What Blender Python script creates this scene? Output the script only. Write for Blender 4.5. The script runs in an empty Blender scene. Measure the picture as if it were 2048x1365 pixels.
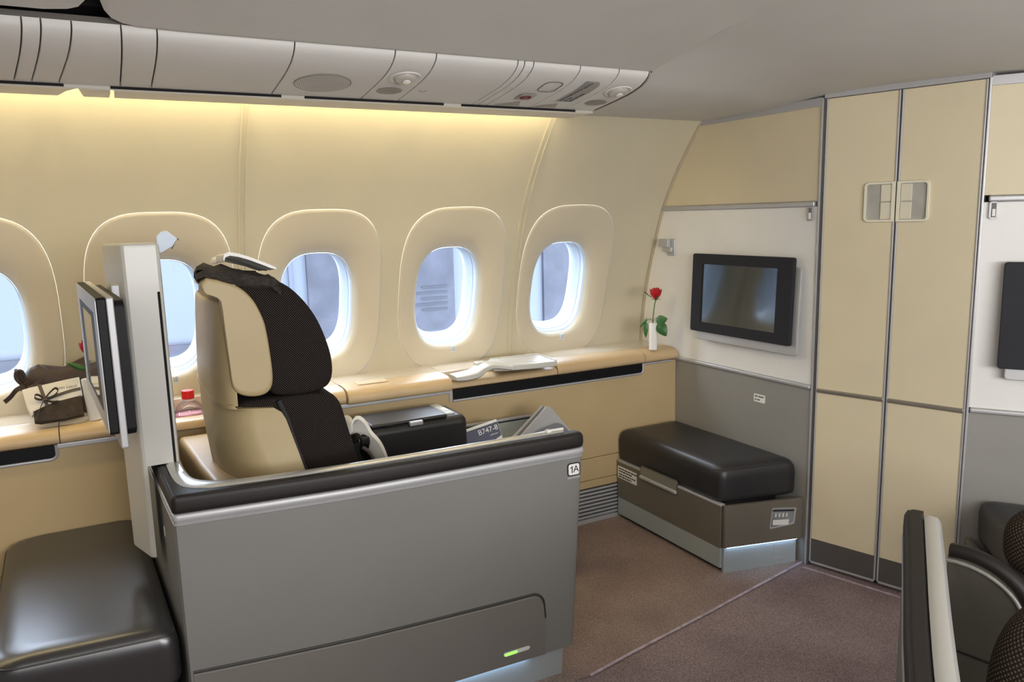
import bpy, bmesh, math, random
import numpy as np
from mathutils import Vector, Matrix
random.seed(7)
C = bpy.context.scene.collection
R = math.radians

# ------------------------------------------------------------------ helpers
def tag(o, label=None, cat=None, group=None, kind=None):
    if label: o['label'] = label
    if cat: o['category'] = cat
    if group: o['group'] = group
    if kind: o['kind'] = kind
    return o

def empty(name, loc, label=None, cat=None, group=None, kind=None):
    o = bpy.data.objects.new(name, None); C.objects.link(o)
    o.location = loc; o.empty_display_size = 0.05
    return tag(o, label, cat, group, kind)

def root_of(p):
    while p.parent: p = p.parent
    return p

def obj(name, bm, mat, parent=None, sharp=35, origin=None):
    """bmesh in world coordinates -> one mesh object (child of a root Empty / part, or top-level)"""
    bmesh.ops.recalc_face_normals(bm, faces=bm.faces)
    me = bpy.data.meshes.new(name)
    if parent is not None:
        off = Vector(root_of(parent).location)
    else:
        if origin is None:
            vs = [v.co for v in bm.verts]
            mn = Vector((min(v.x for v in vs), min(v.y for v in vs), min(v.z for v in vs)))
            mx = Vector((max(v.x for v in vs), max(v.y for v in vs), max(v.z for v in vs)))
            origin = Vector(((mn.x+mx.x)/2, (mn.y+mx.y)/2, mn.z))
        off = Vector(origin)
    bmesh.ops.translate(bm, verts=bm.verts, vec=-off)
    bm.to_mesh(me); bm.free()
    for p in me.polygons: p.use_smooth = True
    me.set_sharp_from_angle(angle=R(sharp))
    mats = mat if isinstance(mat, (list, tuple)) else [mat]
    for m in mats: me.materials.append(m)
    o = bpy.data.objects.new(name, me); C.objects.link(o)
    if parent is not None: o.parent = parent
    else: o.location = off
    wm = o.modifiers.new('weighted normals', 'WEIGHTED_NORMAL'); wm.keep_sharp = True; wm.weight = 60
    return o

def BM(): return bmesh.new()

def rbox(bm, lo, hi, r=0.004, seg=2, M=None):
    g = bmesh.ops.create_cube(bm, size=1.0)
    vs = g['verts']
    s = [hi[i]-lo[i] for i in range(3)]; c = [(hi[i]+lo[i])/2 for i in range(3)]
    for v in vs: v.co = Vector((v.co.x*s[0]+c[0], v.co.y*s[1]+c[1], v.co.z*s[2]+c[2]))
    r = min(r, 0.49*min(abs(x) for x in s))
    if r > 1e-5:
        es = list({e for v in vs for e in v.link_edges})
        res = bmesh.ops.bevel(bm, geom=es, offset=r, segments=seg, profile=0.5, affect='EDGES')
        vs = list({v for f in res['faces'] for v in f.verts} | {v for v in vs if v.is_valid})
    if M is not None:
        for v in vs: v.co = M @ v.co
    return vs

def frame(o, u, v):
    """Matrix with local x=u, y=v, z=u x v at origin o"""
    u = Vector(u).normalized(); v = Vector(v); v = (v - u*v.dot(u)).normalized(); w = u.cross(v)
    return Matrix(((u.x, v.x, w.x, o[0]), (u.y, v.y, w.y, o[1]), (u.z, v.z, w.z, o[2]), (0, 0, 0, 1)))

def prism(bm, pts, w0, w1, M=None, bevel=0.0, seg=2, f=None):
    """polygon (u,v) extruded from w0 to w1 in the frame M (or mapped by f)"""
    mp = f if f else (lambda u, v, w: (M @ Vector((u, v, w))) if M is not None else Vector((u, v, w)))
    a = [bm.verts.new(mp(u, v, w0)) for u, v in pts]
    b = [bm.verts.new(mp(u, v, w1)) for u, v in pts]
    n = len(pts)
    fa = bm.faces.new(a); fb = bm.faces.new(b[::-1])
    fs = [fa, fb]
    for i in range(n):
        fs.append(bm.faces.new((a[i], b[i], b[(i+1) % n], a[(i+1) % n])))
    if bevel > 0:
        es = list(fa.edges) + list(fb.edges)
        bmesh.ops.bevel(bm, geom=es, offset=bevel, segments=seg, profile=0.5, affect='EDGES')

def loft(bm, rings, closed=True, cap=True, uv=None):
    V = [[bm.verts.new(p) for p in r] for r in rings]
    n = len(rings[0]); m = n if closed else n-1
    lay = bm.loops.layers.uv.verify() if uv else None
    for i in range(len(V)-1):
        for j in range(m):
            j2 = (j+1) % n
            f = bm.faces.new((V[i][j], V[i][j2], V[i+1][j2], V[i+1][j]))
            if uv:
                idx = ((i, j), (i, j+1), (i+1, j+1), (i+1, j))
                for l, (a, b) in zip(f.loops, idx): l[lay].uv = uv(a, b)
    if cap and closed:
        bm.faces.new(V[0][::-1]); bm.faces.new(V[-1])
    return V

def tube(bm, pts, r, seg=8, cap=True):
    pts = [Vector(p) for p in pts]; n = len(pts)
    rr = r if isinstance(r, (list, tuple)) else [r]*n
    rings = []; prev = None
    for i, p in enumerate(pts):
        t = (pts[min(i+1, n-1)] - pts[max(i-1, 0)]).normalized()
        if prev is None:
            a = Vector((0, 0, 1)) if abs(t.z) < 0.9 else Vector((1, 0, 0))
            u = t.cross(a).normalized()
        else:
            u = (prev - t*prev.dot(t)).normalized()
        prev = u; w = t.cross(u)
        rings.append([p + (u*math.cos(2*math.pi*k/seg) + w*math.sin(2*math.pi*k/seg))*rr[i] for k in range(seg)])
    loft(bm, rings, True, cap)

def strap(bm, pts, width_dir, w, th):
    """flat band along a path"""
    pts = [Vector(p) for p in pts]; n = len(pts); rings = []
    wd = Vector(width_dir).normalized()
    for i, p in enumerate(pts):
        t = (pts[min(i+1, n-1)] - pts[max(i-1, 0)]).normalized()
        nn = t.cross(wd).normalized(); d = (wd - t*wd.dot(t)).normalized()
        rings.append([p + d*w/2 + nn*th/2, p - d*w/2 + nn*th/2, p - d*w/2 - nn*th/2, p + d*w/2 - nn*th/2])
    loft(bm, rings, True, True)

def lathe(bm, prof, center, seg=32, M=None):
    rings = []
    for r, z in prof:
        ring = []
        for k in range(seg):
            a = 2*math.pi*k/seg
            p = Vector((r*math.cos(a), r*math.sin(a), z))
            ring.append((M @ p) if M is not None else Vector(center)+p)
        rings.append(ring)
    loft(bm, rings, True, True)

def rrect(w, h, r, n=5):
    out = []
    for cx, cy, a0 in ((w/2-r, h/2-r, 0), (-w/2+r, h/2-r, 90), (-w/2+r, -h/2+r, 180), (w/2-r, -h/2+r, 270)):
        for k in range(n+1):
            a = R(a0 + 90*k/n); out.append((cx+r*math.cos(a), cy+r*math.sin(a)))
    return out

def sup(w, h, e, th):
    c, s = math.cos(th), math.sin(th)
    return (w*math.copysign(abs(c)**(2/e), c), h*math.copysign(abs(s)**(2/e), s))

def cat(pts, n=6):
    """Catmull-Rom through points"""
    P = [Vector(p) for p in pts]; out = []
    for i in range(len(P)-1):
        p0, p1, p2, p3 = P[max(i-1, 0)], P[i], P[i+1], P[min(i+2, len(P)-1)]
        for k in range(n):
            t = k/n
            out.append(0.5*((2*p1)+(p2-p0)*t+(2*p0-5*p1+4*p2-p3)*t*t+(3*p1-p0-3*p2+p3)*t**3))
    out.append(P[-1]); return out

def text_obj(name, body, M, size, mat, parent, depth=0.0004, italic=0.0, align='CENTER'):
    cu = bpy.data.curves.new(name, 'FONT'); cu.body = body; cu.size = size
    cu.align_x = align; cu.align_y = 'CENTER'; cu.extrude = depth; cu.shear = italic
    cu.space_line = 0.9; cu.resolution_u = 3
    tmp = bpy.data.objects.new(name, cu); C.objects.link(tmp)
    bpy.context.view_layer.update()
    dg = bpy.context.evaluated_depsgraph_get()
    me = bpy.data.meshes.new_from_object(tmp.evaluated_get(dg))
    C.objects.unlink(tmp); bpy.data.objects.remove(tmp)
    bm = BM(); bm.from_mesh(me); bpy.data.meshes.remove(me)
    for v in bm.verts: v.co = M @ v.co
    return obj(name, bm, mat, parent)

def dup(o, parent=None, M=None, skip=()):
    c = o.copy(); C.objects.link(c)
    if parent is not None: c.parent = parent
    if M is not None: c.matrix_world = M @ Matrix.Translation(o.location)
    for ch in list(o.children):
        if ch.name.split('.')[0] in skip: continue
        dup(ch, c, None, skip)
    return c

# ------------------------------------------------------------------ materials
def mat(name, col, rough=0.5, metal=0.0, var=0.06, nscale=6.0, bump=0.0, bscale=200.0, coat=0.0, emit=None, estr=0.0, spec=0.5, detail=3.0, sheen=0.0, ior=1.5):
    m = bpy.data.materials.new(name); m.use_nodes = True
    nt = m.node_tree; N = nt.nodes; L = nt.links
    b = N['Principled BSDF']
    b.inputs['Roughness'].default_value = rough; b.inputs['Metallic'].default_value = metal
    b.inputs['Specular IOR Level'].default_value = spec
    b.inputs['Coat Weight'].default_value = coat; b.inputs['Coat Roughness'].default_value = 0.08
    b.inputs['Sheen Weight'].default_value = sheen; b.inputs['IOR'].default_value = ior
    tc = N.new('ShaderNodeTexCoord')
    no = N.new('ShaderNodeTexNoise'); no.inputs['Scale'].default_value = nscale; no.inputs['Detail'].default_value = detail
    L.new(tc.outputs['Object'], no.inputs['Vector'])
    ra = N.new('ShaderNodeValToRGB')
    c0 = [max(0, x*(1-var)) for x in col]; c1 = [min(1, x*(1+var)) for x in col]
    ra.color_ramp.elements[0].position = 0.3; ra.color_ramp.elements[1].position = 0.7
    ra.color_ramp.elements[0].color = (*c0, 1); ra.color_ramp.elements[1].color = (*c1, 1)
    L.new(no.outputs['Fac'], ra.inputs['Fac']); L.new(ra.outputs['Color'], b.inputs['Base Color'])
    if bump > 0:
        n2 = N.new('ShaderNodeTexNoise'); n2.inputs['Scale'].default_value = bscale; n2.inputs['Detail'].default_value = 2
        L.new(tc.outputs['Object'], n2.inputs['Vector'])
        bu = N.new('ShaderNodeBump'); bu.inputs['Strength'].default_value = bump; bu.inputs['Distance'].default_value = 0.002
        L.new(n2.outputs['Fac'], bu.inputs['Height']); L.new(bu.outputs['Normal'], b.inputs['Normal'])
    if emit:
        b.inputs['Emission Color'].default_value = (*emit, 1); b.inputs['Emission Strength'].default_value = estr
    return m

def S(r, g, b):
    f = lambda c: ((c/255+0.055)/1.055)**2.4 if c > 10 else c/255/12.92
    return (f(r), f(g), f(b))

def mesh_fabric(name, base, dot, pitch=0.0085):
    """woven mesh fabric: rows of small pale dots in UV space"""
    m = bpy.data.materials.new(name); m.use_nodes = True
    nt = m.node_tree; N = nt.nodes; L = nt.links; b = N['Principled BSDF']
    b.inputs['Roughness'].default_value = 0.95; b.inputs['Specular IOR Level'].default_value = 0.1
    tc = N.new('ShaderNodeUVMap')
    mp = N.new('ShaderNodeMapping'); mp.inputs['Rotation'].default_value = (0, 0, R(45)); s = 1/pitch
    mp.inputs['Scale'].default_value = (s, s, s); L.new(tc.outputs['UV'], mp.inputs['Vector'])
    vo = N.new('ShaderNodeTexVoronoi'); vo.voronoi_dimensions = '2D'; vo.inputs['Scale'].default_value = 1.0; vo.inputs['Randomness'].default_value = 0.0
    L.new(mp.outputs['Vector'], vo.inputs['Vector'])
    ra = N.new('ShaderNodeValToRGB')
    ra.color_ramp.elements[0].position = 0.16; ra.color_ramp.elements[0].color = (*dot, 1)
    ra.color_ramp.elements[1].position = 0.36; ra.color_ramp.elements[1].color = (*base, 1)
    L.new(vo.outputs['Distance'], ra.inputs['Fac']); L.new(ra.outputs['Color'], b.inputs['Base Color'])
    bu = N.new('ShaderNodeBump'); bu.inputs['Strength'].default_value = 0.5; bu.inputs['Distance'].default_value = 0.001; bu.invert = True
    L.new(vo.outputs['Distance'], bu.inputs['Height']); L.new(bu.outputs['Normal'], b.inputs['Normal'])
    return m

def carpet_mat(name, a, b_):
    m = bpy.data.materials.new(name); m.use_nodes = True
    nt = m.node_tree; N = nt.nodes; L = nt.links; b = N['Principled BSDF']
    b.inputs['Roughness'].default_value = 1.0; b.inputs['Specular IOR Level'].default_value = 0.05
    tc = N.new('ShaderNodeTexCoord')
    n1 = N.new('ShaderNodeTexNoise'); n1.inputs['Scale'].default_value = 260; n1.inputs['Detail'].default_value = 4
    n2 = N.new('ShaderNodeTexNoise'); n2.inputs['Scale'].default_value = 3.5; n2.inputs['Detail'].default_value = 5
    L.new(tc.outputs['Object'], n1.inputs['Vector']); L.new(tc.outputs['Object'], n2.inputs['Vector'])
    ra = N.new('ShaderNodeValToRGB'); ra.color_ramp.elements[0].position = .35; ra.color_ramp.elements[1].position = .65
    ra.color_ramp.elements[0].color = (*a, 1); ra.color_ramp.elements[1].color = (*b_, 1)
    L.new(n1.outputs['Fac'], ra.inputs['Fac'])
    mx = N.new('ShaderNodeMixRGB'); mx.blend_type = 'MULTIPLY'; mx.inputs['Fac'].default_value = 0.55
    r2 = N.new('ShaderNodeValToRGB'); r2.color_ramp.elements[0].position = .3; r2.color_ramp.elements[1].position = .62
    r2.color_ramp.elements[0].color = (.6, .55, .57, 1); r2.color_ramp.elements[1].color = (1, 1, 1, 1)
    L.new(n2.outputs['Fac'], r2.inputs['Fac'])
    L.new(ra.outputs['Color'], mx.inputs['Color1']); L.new(r2.outputs['Color'], mx.inputs['Color2'])
    L.new(mx.outputs['Color'], b.inputs['Base Color'])
    bu = N.new('ShaderNodeBump'); bu.inputs['Strength'].default_value = 0.8; bu.inputs['Distance'].default_value = 0.004
    L.new(n1.outputs['Fac'], bu.inputs['Height']); L.new(bu.outputs['Normal'], b.inputs['Normal'])
    return m

def glass_mat(name, tint=(1, 1, 1), refl=0.08):
    m = bpy.data.materials.new(name); m.use_nodes = True
    nt = m.node_tree; N = nt.nodes; L = nt.links
    for n in list(N):
        if n.type != 'OUTPUT_MATERIAL': N.remove(n)
    out = [n for n in N if n.type == 'OUTPUT_MATERIAL'][0]
    tr = N.new('ShaderNodeBsdfTransparent'); tr.inputs['Color'].default_value = (*tint, 1)
    gl = N.new('ShaderNodeBsdfGlossy'); gl.inputs['Roughness'].default_value = 0.03
    lw = N.new('ShaderNodeLayerWeight'); lw.inputs['Blend'].default_value = 0.25
    ma = N.new('ShaderNodeMath'); ma.operation = 'MULTIPLY_ADD'; ma.inputs[1].default_value = 0.5; ma.inputs[2].default_value = refl*0.4
    L.new(lw.outputs['Fresnel'], ma.inputs[0])
    mx = N.new('ShaderNodeMixShader'); L.new(ma.outputs[0], mx.inputs['Fac'])
    L.new(tr.outputs[0], mx.inputs[1]); L.new(gl.outputs[0], mx.inputs[2]); L.new(mx.outputs[0], out.inputs['Surface'])
    return m

m_wall = mat('cream sidewall', (.545, .495, .365), .55, var=.02, bump=.05, bscale=500)
m_frame = mat('cream window bezel', (.575, .515, .395), .5, var=.02)
m_reveal = mat('pale reveal', (.56, .64, .74), .35, var=.02)
m_panel = mat('closet beige', (.66, .58, .405), .5, var=.02, bump=.03, bscale=700)
m_panelwhite = mat('panel white', (.80, .79, .765), .5, var=.02)
m_panelgrey = mat('panel grey', (.29, .28, .262), .5, metal=.05, var=.05, nscale=3)
m_ceil = mat('ceiling off white', (.59, .58, .555), .6, var=.02, bump=.04, bscale=400)
m_psu = mat('service panel white', (.66, .645, .62), .6, var=.02)
m_white = mat('glossy white', (.56, .55, .51), .32, var=.015, coat=.12)
m_whitem = mat('white matte plastic', (.78, .77, .74), .4, var=.02)
m_silver = mat('satin silver', (.50, .50, .51), .42, metal=.45, var=.03)
m_silverp = mat('silver paint', (.47, .47, .485), .45, metal=.3, var=.03)
m_dkmetal = mat('dark anodised', (.16, .15, .14), .4, metal=.6, var=.05)
m_black = mat('black plastic', (.006, .006, .007), .5, var=.1, spec=.2)
m_void = mat('shadow gap black', (.006, .005, .005), .9, var=.0)
m_bezel = mat('charcoal bezel', (.026, .026, .031), .55, var=.06, spec=.15)
m_screen = mat('dark screen glass', (.012, .022, .025), .09, var=.02, spec=.9, coat=.6)
m_leather = mat('black leather', (.022, .021, .023), .40, var=.15, bump=.12, bscale=420, spec=.55)
m_padlea = mat('dark brown leather', (.013, .010, .009), .5, var=.12, bump=.12, bscale=420, spec=.4)
m_tan = mat('tan leather', (.55, .40, .225), .42, var=.05, bump=.08, bscale=450)
m_tanshell = mat('beige seat shell', (.44, .345, .185), .45, var=.03, bump=.16, bscale=650)
m_front = mat('tan console laminate', (.50, .375, .20), .5, var=.03, bump=.06, bscale=600)
m_shell = mat('grey pod shell', (.205, .202, .194), .55, metal=.0, spec=.35, var=.04, nscale=2, bump=.04, bscale=800)
m_kick = mat('kickboard grey', (.36, .40, .41), .5, metal=.1, var=.04)
m_ottb = mat('ottoman taupe front', (.175, .155, .125), .42, metal=.2, var=.05, nscale=3)
m_fab = mesh_fabric('seat mesh fabric', (.008, .006, .006), (.085, .068, .058), .0052)
m_fab2 = mesh_fabric('brown ribbed fabric', (.022, .015, .011), (.12, .092, .07), .0085)
m_head = mat('dark headrest cloth', (.035, .028, .022), .95, var=.45, nscale=90, bump=.5, bscale=240)
m_cream = mat('cream cloth', (.78, .75, .68), .85, var=.05, bump=.15, bscale=300)
m_cloth = mat('white cloth', (.90, .89, .86), .85, var=.03, bump=.1, bscale=300)
m_browncl = mat('brown felt cloth', (.050, .036, .028), .95, var=.3, nscale=40, bump=.4, bscale=260)
m_brown = mat('brown satin cloth', (.040, .023, .017), .6, var=.35, nscale=18, bump=.35, bscale=30)
m_ribbon = mat('grey brown ribbon', (.12, .095, .08), .8, var=.15)
m_red = mat('rose red', (.50, .004, .012), .5, var=.25, nscale=40)
m_leaf = mat('rose leaf green', (.035, .13, .03), .4, var=.3, nscale=30)
m_stem = mat('rose stem green', (.10, .17, .06), .5, var=.2)
m_vase = mat('white porcelain', (.86, .86, .85), .15, var=.01, coat=.6)
m_redcap = mat('red plastic cap', (.80, .01, .01), .35, var=.03)
m_label = mat('pink bottle label', (.85, .42, .50), .4, var=.1, nscale=14)
m_glass = glass_mat('window pane acrylic', (.97, .98, 1.0), .06)
m_bottle = glass_mat('clear bottle plastic', (.94, .96, 1.0), .25)
m_water = glass_mat('water', (.85, .9, 1.0), .05)
m_navy = mat('navy card', (.012, .018, .075), .35, var=.05)
m_ink = mat('black ink', (.012, .012, .014), .6, var=.0)
m_greyink = mat('grey ink', (.10, .095, .10), .6, var=.0)
m_paper = mat('white paper', (.80, .80, .78), .6, var=.02)
m_greypap = mat('grey folder board', (.40, .39, .385), .6, var=.03)
m_greydk = mat('grey folder front', (.19, .185, .20), .6, var=.03)
m_tray = mat('pale grey tray', (.47, .50, .47), .35, var=.05)
m_placard = mat('grey placard', (.30, .29, .28), .5, var=.02)
m_pinkpl = mat('pinkish placard', (.40, .34, .33), .5, var=.02)
m_redink = mat('dark red ink', (.16, .03, .03), .6, var=0)
m_pale = mat('pale blue card', (.62, .72, .86), .5, var=.02)
m_seam = mat('pinkish seam strip', (.42, .34, .40), .7, var=.3, nscale=30)
m_carpA = carpet_mat('aisle carpet', (.185, .138, .136), (.385, .300, .295))
m_carpB = carpet_mat('seat carpet', (.20, .145, .125), (.42, .325, .285))
m_cove = mat('warm light diffuser', (.9, .85, .7), .5, emit=(1, .83, .48), estr=32.0)
m_led = mat('cool led strip', (.8, .9, 1), .5, emit=(.45, .68, 1), estr=9.0)
m_green = mat('green indicator', (.4, .8, .2), .5, emit=(.35, .75, .12), estr=.9)
m_palelens = mat('frosted lens', (.75, .78, .74), .3, var=.02)
m_facade = mat('pale facade', (.125, .14, .17), .7, var=.05, nscale=1.2)
m_facdark = mat('dark facade', (.050, .052, .068), .7, var=.22, nscale=5, detail=6)
m_fline = mat('facade joint', (.040, .043, .056), .7, var=.1)
m_ground = mat('apron concrete', (.22, .23, .26), .9, var=.1, nscale=.6)
m_ext = mat('cabin lining', (.42, .40, .36), .7, var=.03)

# ------------------------------------------------------------------ camera
def make_camera():
    f, pitch, roll, head = 1537.0, R(9.18), R(1.42), R(61.8)
    h = Vector((math.cos(head), math.sin(head), 0)); r0 = Vector((math.sin(head), -math.cos(head), 0)); up = Vector((0, 0, 1))
    fwd = math.cos(pitch)*h - math.sin(pitch)*up; down = -math.sin(pitch)*h - math.cos(pitch)*up
    r = math.cos(roll)*r0 + math.sin(roll)*down; d = -math.sin(roll)*r0 + math.cos(roll)*down
    cam = bpy.data.cameras.new('camera'); cam.sensor_width = 36; cam.lens = f/2048*36; cam.clip_start = .02
    o = bpy.data.objects.new('camera', cam); C.objects.link(o)
    o.matrix_world = Matrix(((r.x, -d.x, -fwd.x, 0), (r.y, -d.y, -fwd.y, 0), (r.z, -d.z, -fwd.z, 1.5), (0, 0, 0, 1)))
    bpy.context.scene.camera = o
make_camera()

# ------------------------------------------------------------------ shared geometry
PZ = [.60, .80, .88, 1.05, 1.235, 1.39, 1.534, 1.707, 1.893, 1.96, 2.06]
PY = [3.285, 3.28, 3.277, 3.255, 3.206, 3.154, 3.10, 2.996, 2.85, 2.785, 2.68]
_cz = np.linspace(.60, 2.06, 300)
def _smooth():
    y = np.interp(_cz, PZ, PY)
    k = np.ones(31)/31; yp = np.pad(y, 15, mode='edge')
    ys = np.convolve(yp, k, 'valid'); w = np.clip((_cz-.7)/.1, 0, 1)*np.clip((1.98-_cz)/.05, 0, 1)
    return y*(1-w)+ys*w
_cy = _smooth()
def wy(z): return float(np.interp(z, _cz, _cy))
def wn(z):
    d = (wy(z+.02)-wy(z-.02))/.04
    v = Vector((0, 1, -d)); return v.normalized()
def wp(x, z, off=0.0):
    n = wn(z); return Vector((x, wy(z), z)) + n*off
# aircraft centre line (the closet doors face along it)
AX = Vector((.959, .284, 0)).normalized(); PX = Vector((-AX.y, AX.x, 0)); OC = Vector((2.629, 1.87, 0))
def mirror4():
    n = PX; A = Matrix.Identity(4)
    for i in range(3):
        for j in range(3): A[i][j] -= 2*n[i]*n[j]
    d = 2*OC.dot(n)
    for i in range(3): A[i][3] = d*n[i]
    return A
MIR = mirror4()
XB = 2.549      # bulkhead panel plane
YC = 2.994      # console front plane

# ------------------------------------------------------------------ window wall
WX = [-.995, -.39, .215, .82, 1.425, 2.03]  # aftmost window lies out of view, added for its reflection
BX = [-1.2975, -.6925, -.0875, .5175, 1.1225, 1.7275, 2.549]
def build_wall():
    Z0, Z1 = .66, 2.03; cz = 1.178
    NT = 96
    wall = empty('wall_left', (0, 3.2, 0)); tag(wall, 'cream curved cabin side wall around the oval windows', kind='structure')
    wbm = BM()
    for i, cx in enumerate(WX):
        x0, x1 = BX[i], BX[i+1]
        th = [2*math.pi*(k+.5)/NT for k in range(NT)]
        # snap corner rays
        for px_, pz_ in ((x1, Z1), (x0, Z1), (x0, Z0), (x1, Z0)):
            a = math.atan2(pz_-cz, px_-cx) % (2*math.pi)
            k = min(range(NT), key=lambda q: abs((th[q]-a+math.pi) % (2*math.pi)-math.pi)); th[k] = a
        def border(a):
            c, s = math.cos(a), math.sin(a); t = 1e9
            if c > 1e-9: t = min(t, (x1-cx)/c)
            if c < -1e-9: t = min(t, (x0-cx)/c)
            if s > 1e-9: t = min(t, (Z1-cz)/s)
            if s < -1e-9: t = min(t, (Z0-cz)/s)
            return (cx+c*t, cz+s*t)
        def srad(w, h, e, a, oz=0.0, ox=0.0):
            # superellipse point at polar angle a
            c, s = math.cos(a), math.sin(a)
            t = (abs(c/w)**e + abs(s/h)**e)**(-1/e)
            return (cx+ox+c*t, cz+oz+s*t)
        W, H, E_ = .258, .368, 3.3
        rings = []
        for t in (1, .8, .6, .4, .2, .08, 0):
            rings.append([wp(b[0]*t+o[0]*(1-t), b[1]*t+o[1]*(1-t)) for a in th for b, o in ((border(a), srad(W+.003, H+.003, E_, a)),)])
        loft(wbm, rings, True, False)
        # window
        win = empty('window_%d' % (6-i), (cx, 3.25, cz))
        tag(win, 'oval cabin window with deep pale reveal, number %s from the bulkhead' % ['six', 'five', 'four', 'three', 'two', 'one'][i], kind='structure')
        fbm = BM(); fr = []
        for w, h, e, off in ((W+.003, H+.003, E_, .004), (W+.002, H+.002, E_, -.001), (W-.0005, H-.0005, E_, -.0045), (W-.004, H-.004, E_, -.006), (W-.008, H-.008, E_, -.006), (W-.03, H-.03, 3.25, -.004), (W-.055, H-.065, 3.15, -.001),
                             (.190, .270, 3.0, .006), (.178, .252, 2.95, .013), (.170, .240, 2.9, .021), (.160, .228, 2.9, .036), (.155, .222, 2.9, .052)):
            t = max(0, min(1, (W-w)/(W-.155))); 
            fr.append([wp(*srad(w, h, e, a, -.045*t, -.005*t), off) for a in th])
        loft(fbm, fr, True, False)
        obj('window_frame', fbm, m_frame, win, 60)
        rb = BM(); rr = []
        for w, h, e, off in ((.155, .222, 2.9, .050), (.150, .216, 2.9, .060), (.1495, .215, 2.9, .085), (.147, .212, 2.9, .088), (.142, .206, 2.9, .115), (.138, .202, 2.9, .122), (.134, .197, 2.9, .150), (.132, .194, 2.9, .165)):
            rr.append([wp(*srad(w, h, e, a, -.045, -.005), off) for a in th])
        loft(rb, rr, True, False)
        obj('window_reveal', rb, m_reveal, win, 25)
        pb = BM()
        vs = [pb.verts.new(wp(*srad(.139, .203, 2.9, a, -.045, -.005), .150)) for a in th]
        c0 = pb.verts.new(wp(cx-.005, cz-.045, .150))
        for k in range(NT): pb.faces.new((vs[k], vs[(k+1) % NT], c0))
        obj('window_pane', pb, m_glass, win, 60)
        # small shade grip at the foot of the reveal
        gb = BM()
        q = wp(cx+.02, .893, .012)
        for dx in (-.008, 0, .008):
            rbox(gb, (q.x+dx-.0022-dx*.3, q.y-.006, q.z-.012+abs(dx)*.3), (q.x+dx+.0022, q.y+.006, q.z+.012), .002)
        rbox(gb, (q.x-.012, q.y-.006, q.z-.018), (q.x+.014, q.y+.006, q.z-.011), .003)
        obj('shade_grip', gb, m_reveal, win)
    bmesh.ops.remove_doubles(wbm, verts=wbm.verts, dist=.0008)
    obj('wall_surface', wbm, m_wall, wall, 60)
    # plain wall further aft
    b2 = BM(); zs = [Z0+(Z1-Z0)*k/24 for k in range(25)]
    loft(b2, [[wp(x, z) for z in zs] for x in (-2.6, BX[0])], False, False)
    obj('wall_surface', b2, m_wall, wall, 60)
    # panel joint strips
    for n, x in enumerate((-.735, .507, 1.742)):
        t = BM(); zz = [.80+(1.99-.80)*k/40 for k in range(41)]
        rings = []
        for z in zz:
            rings.append([wp(x-.016, z, .002), wp(x-.0145, z, -.006), wp(x-.0105, z, -.0065), wp(x-.008, z, -.001), wp(x+.008, z, -.001), wp(x+.0105, z, -.0065), wp(x+.0145, z, -.006), wp(x+.016, z, .002)])
        loft(t, rings, False, False)
        o = obj('trim_%d' % (n+1), t, m_wall, None, 25); tag(o, 'cream vertical joint strip on the curved side wall', kind='structure')
build_wall()

# ------------------------------------------------------------------ floor, ceiling, rest of the cabin
def plate(name, pts, z0, z1, m, parent=None, bevel=0):
    b = BM(); prism(b, pts, z0, z1, None, bevel); return obj(name, b, m, parent)

SEAM = [(2.56, 2.163), (2.2, 2.098), (1.888, 2.040), (1.488, 1.972), (1.30, 1.935), (1.0, 1.925), (-2.6, 1.925)]
def build_floor():
    o = plate('floor', [(-2.6, -2.6), (3.6, -2.6), (3.6, 3.4), (-2.6, 3.4)], -.06, 0, m_carpA); tag(o, 'mauve brown carpeted aisle floor', kind='structure')
    pts = [(x, y+.004) for x, y in SEAM] + [(-2.6, 3.0), (2.55, 3.0)]
    o = plate('floor_seat_area', pts, 0.0, .003, m_carpB); tag(o, 'lighter brown carpet inlay around the seat', kind='structure')
    b = BM(); strap(b, [(x, y, .0035) for x, y in SEAM[:5]], (.15, -1, 0), .011, .003)
    o = obj('trim_4', b, m_seam); tag(o, 'pale pinkish seam strip between the two carpets', kind='structure')
    b = BM(); strap(b, [(2.515, 2.127, .002), (2.64, 1.70, .002), (2.66, 1.63, .002)], (1, .3, 0), .008, .003)
    o = obj('trim_5', b, m_seam); tag(o, 'thin pale strip on the carpet before the closet', kind='structure')
build_floor()

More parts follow.
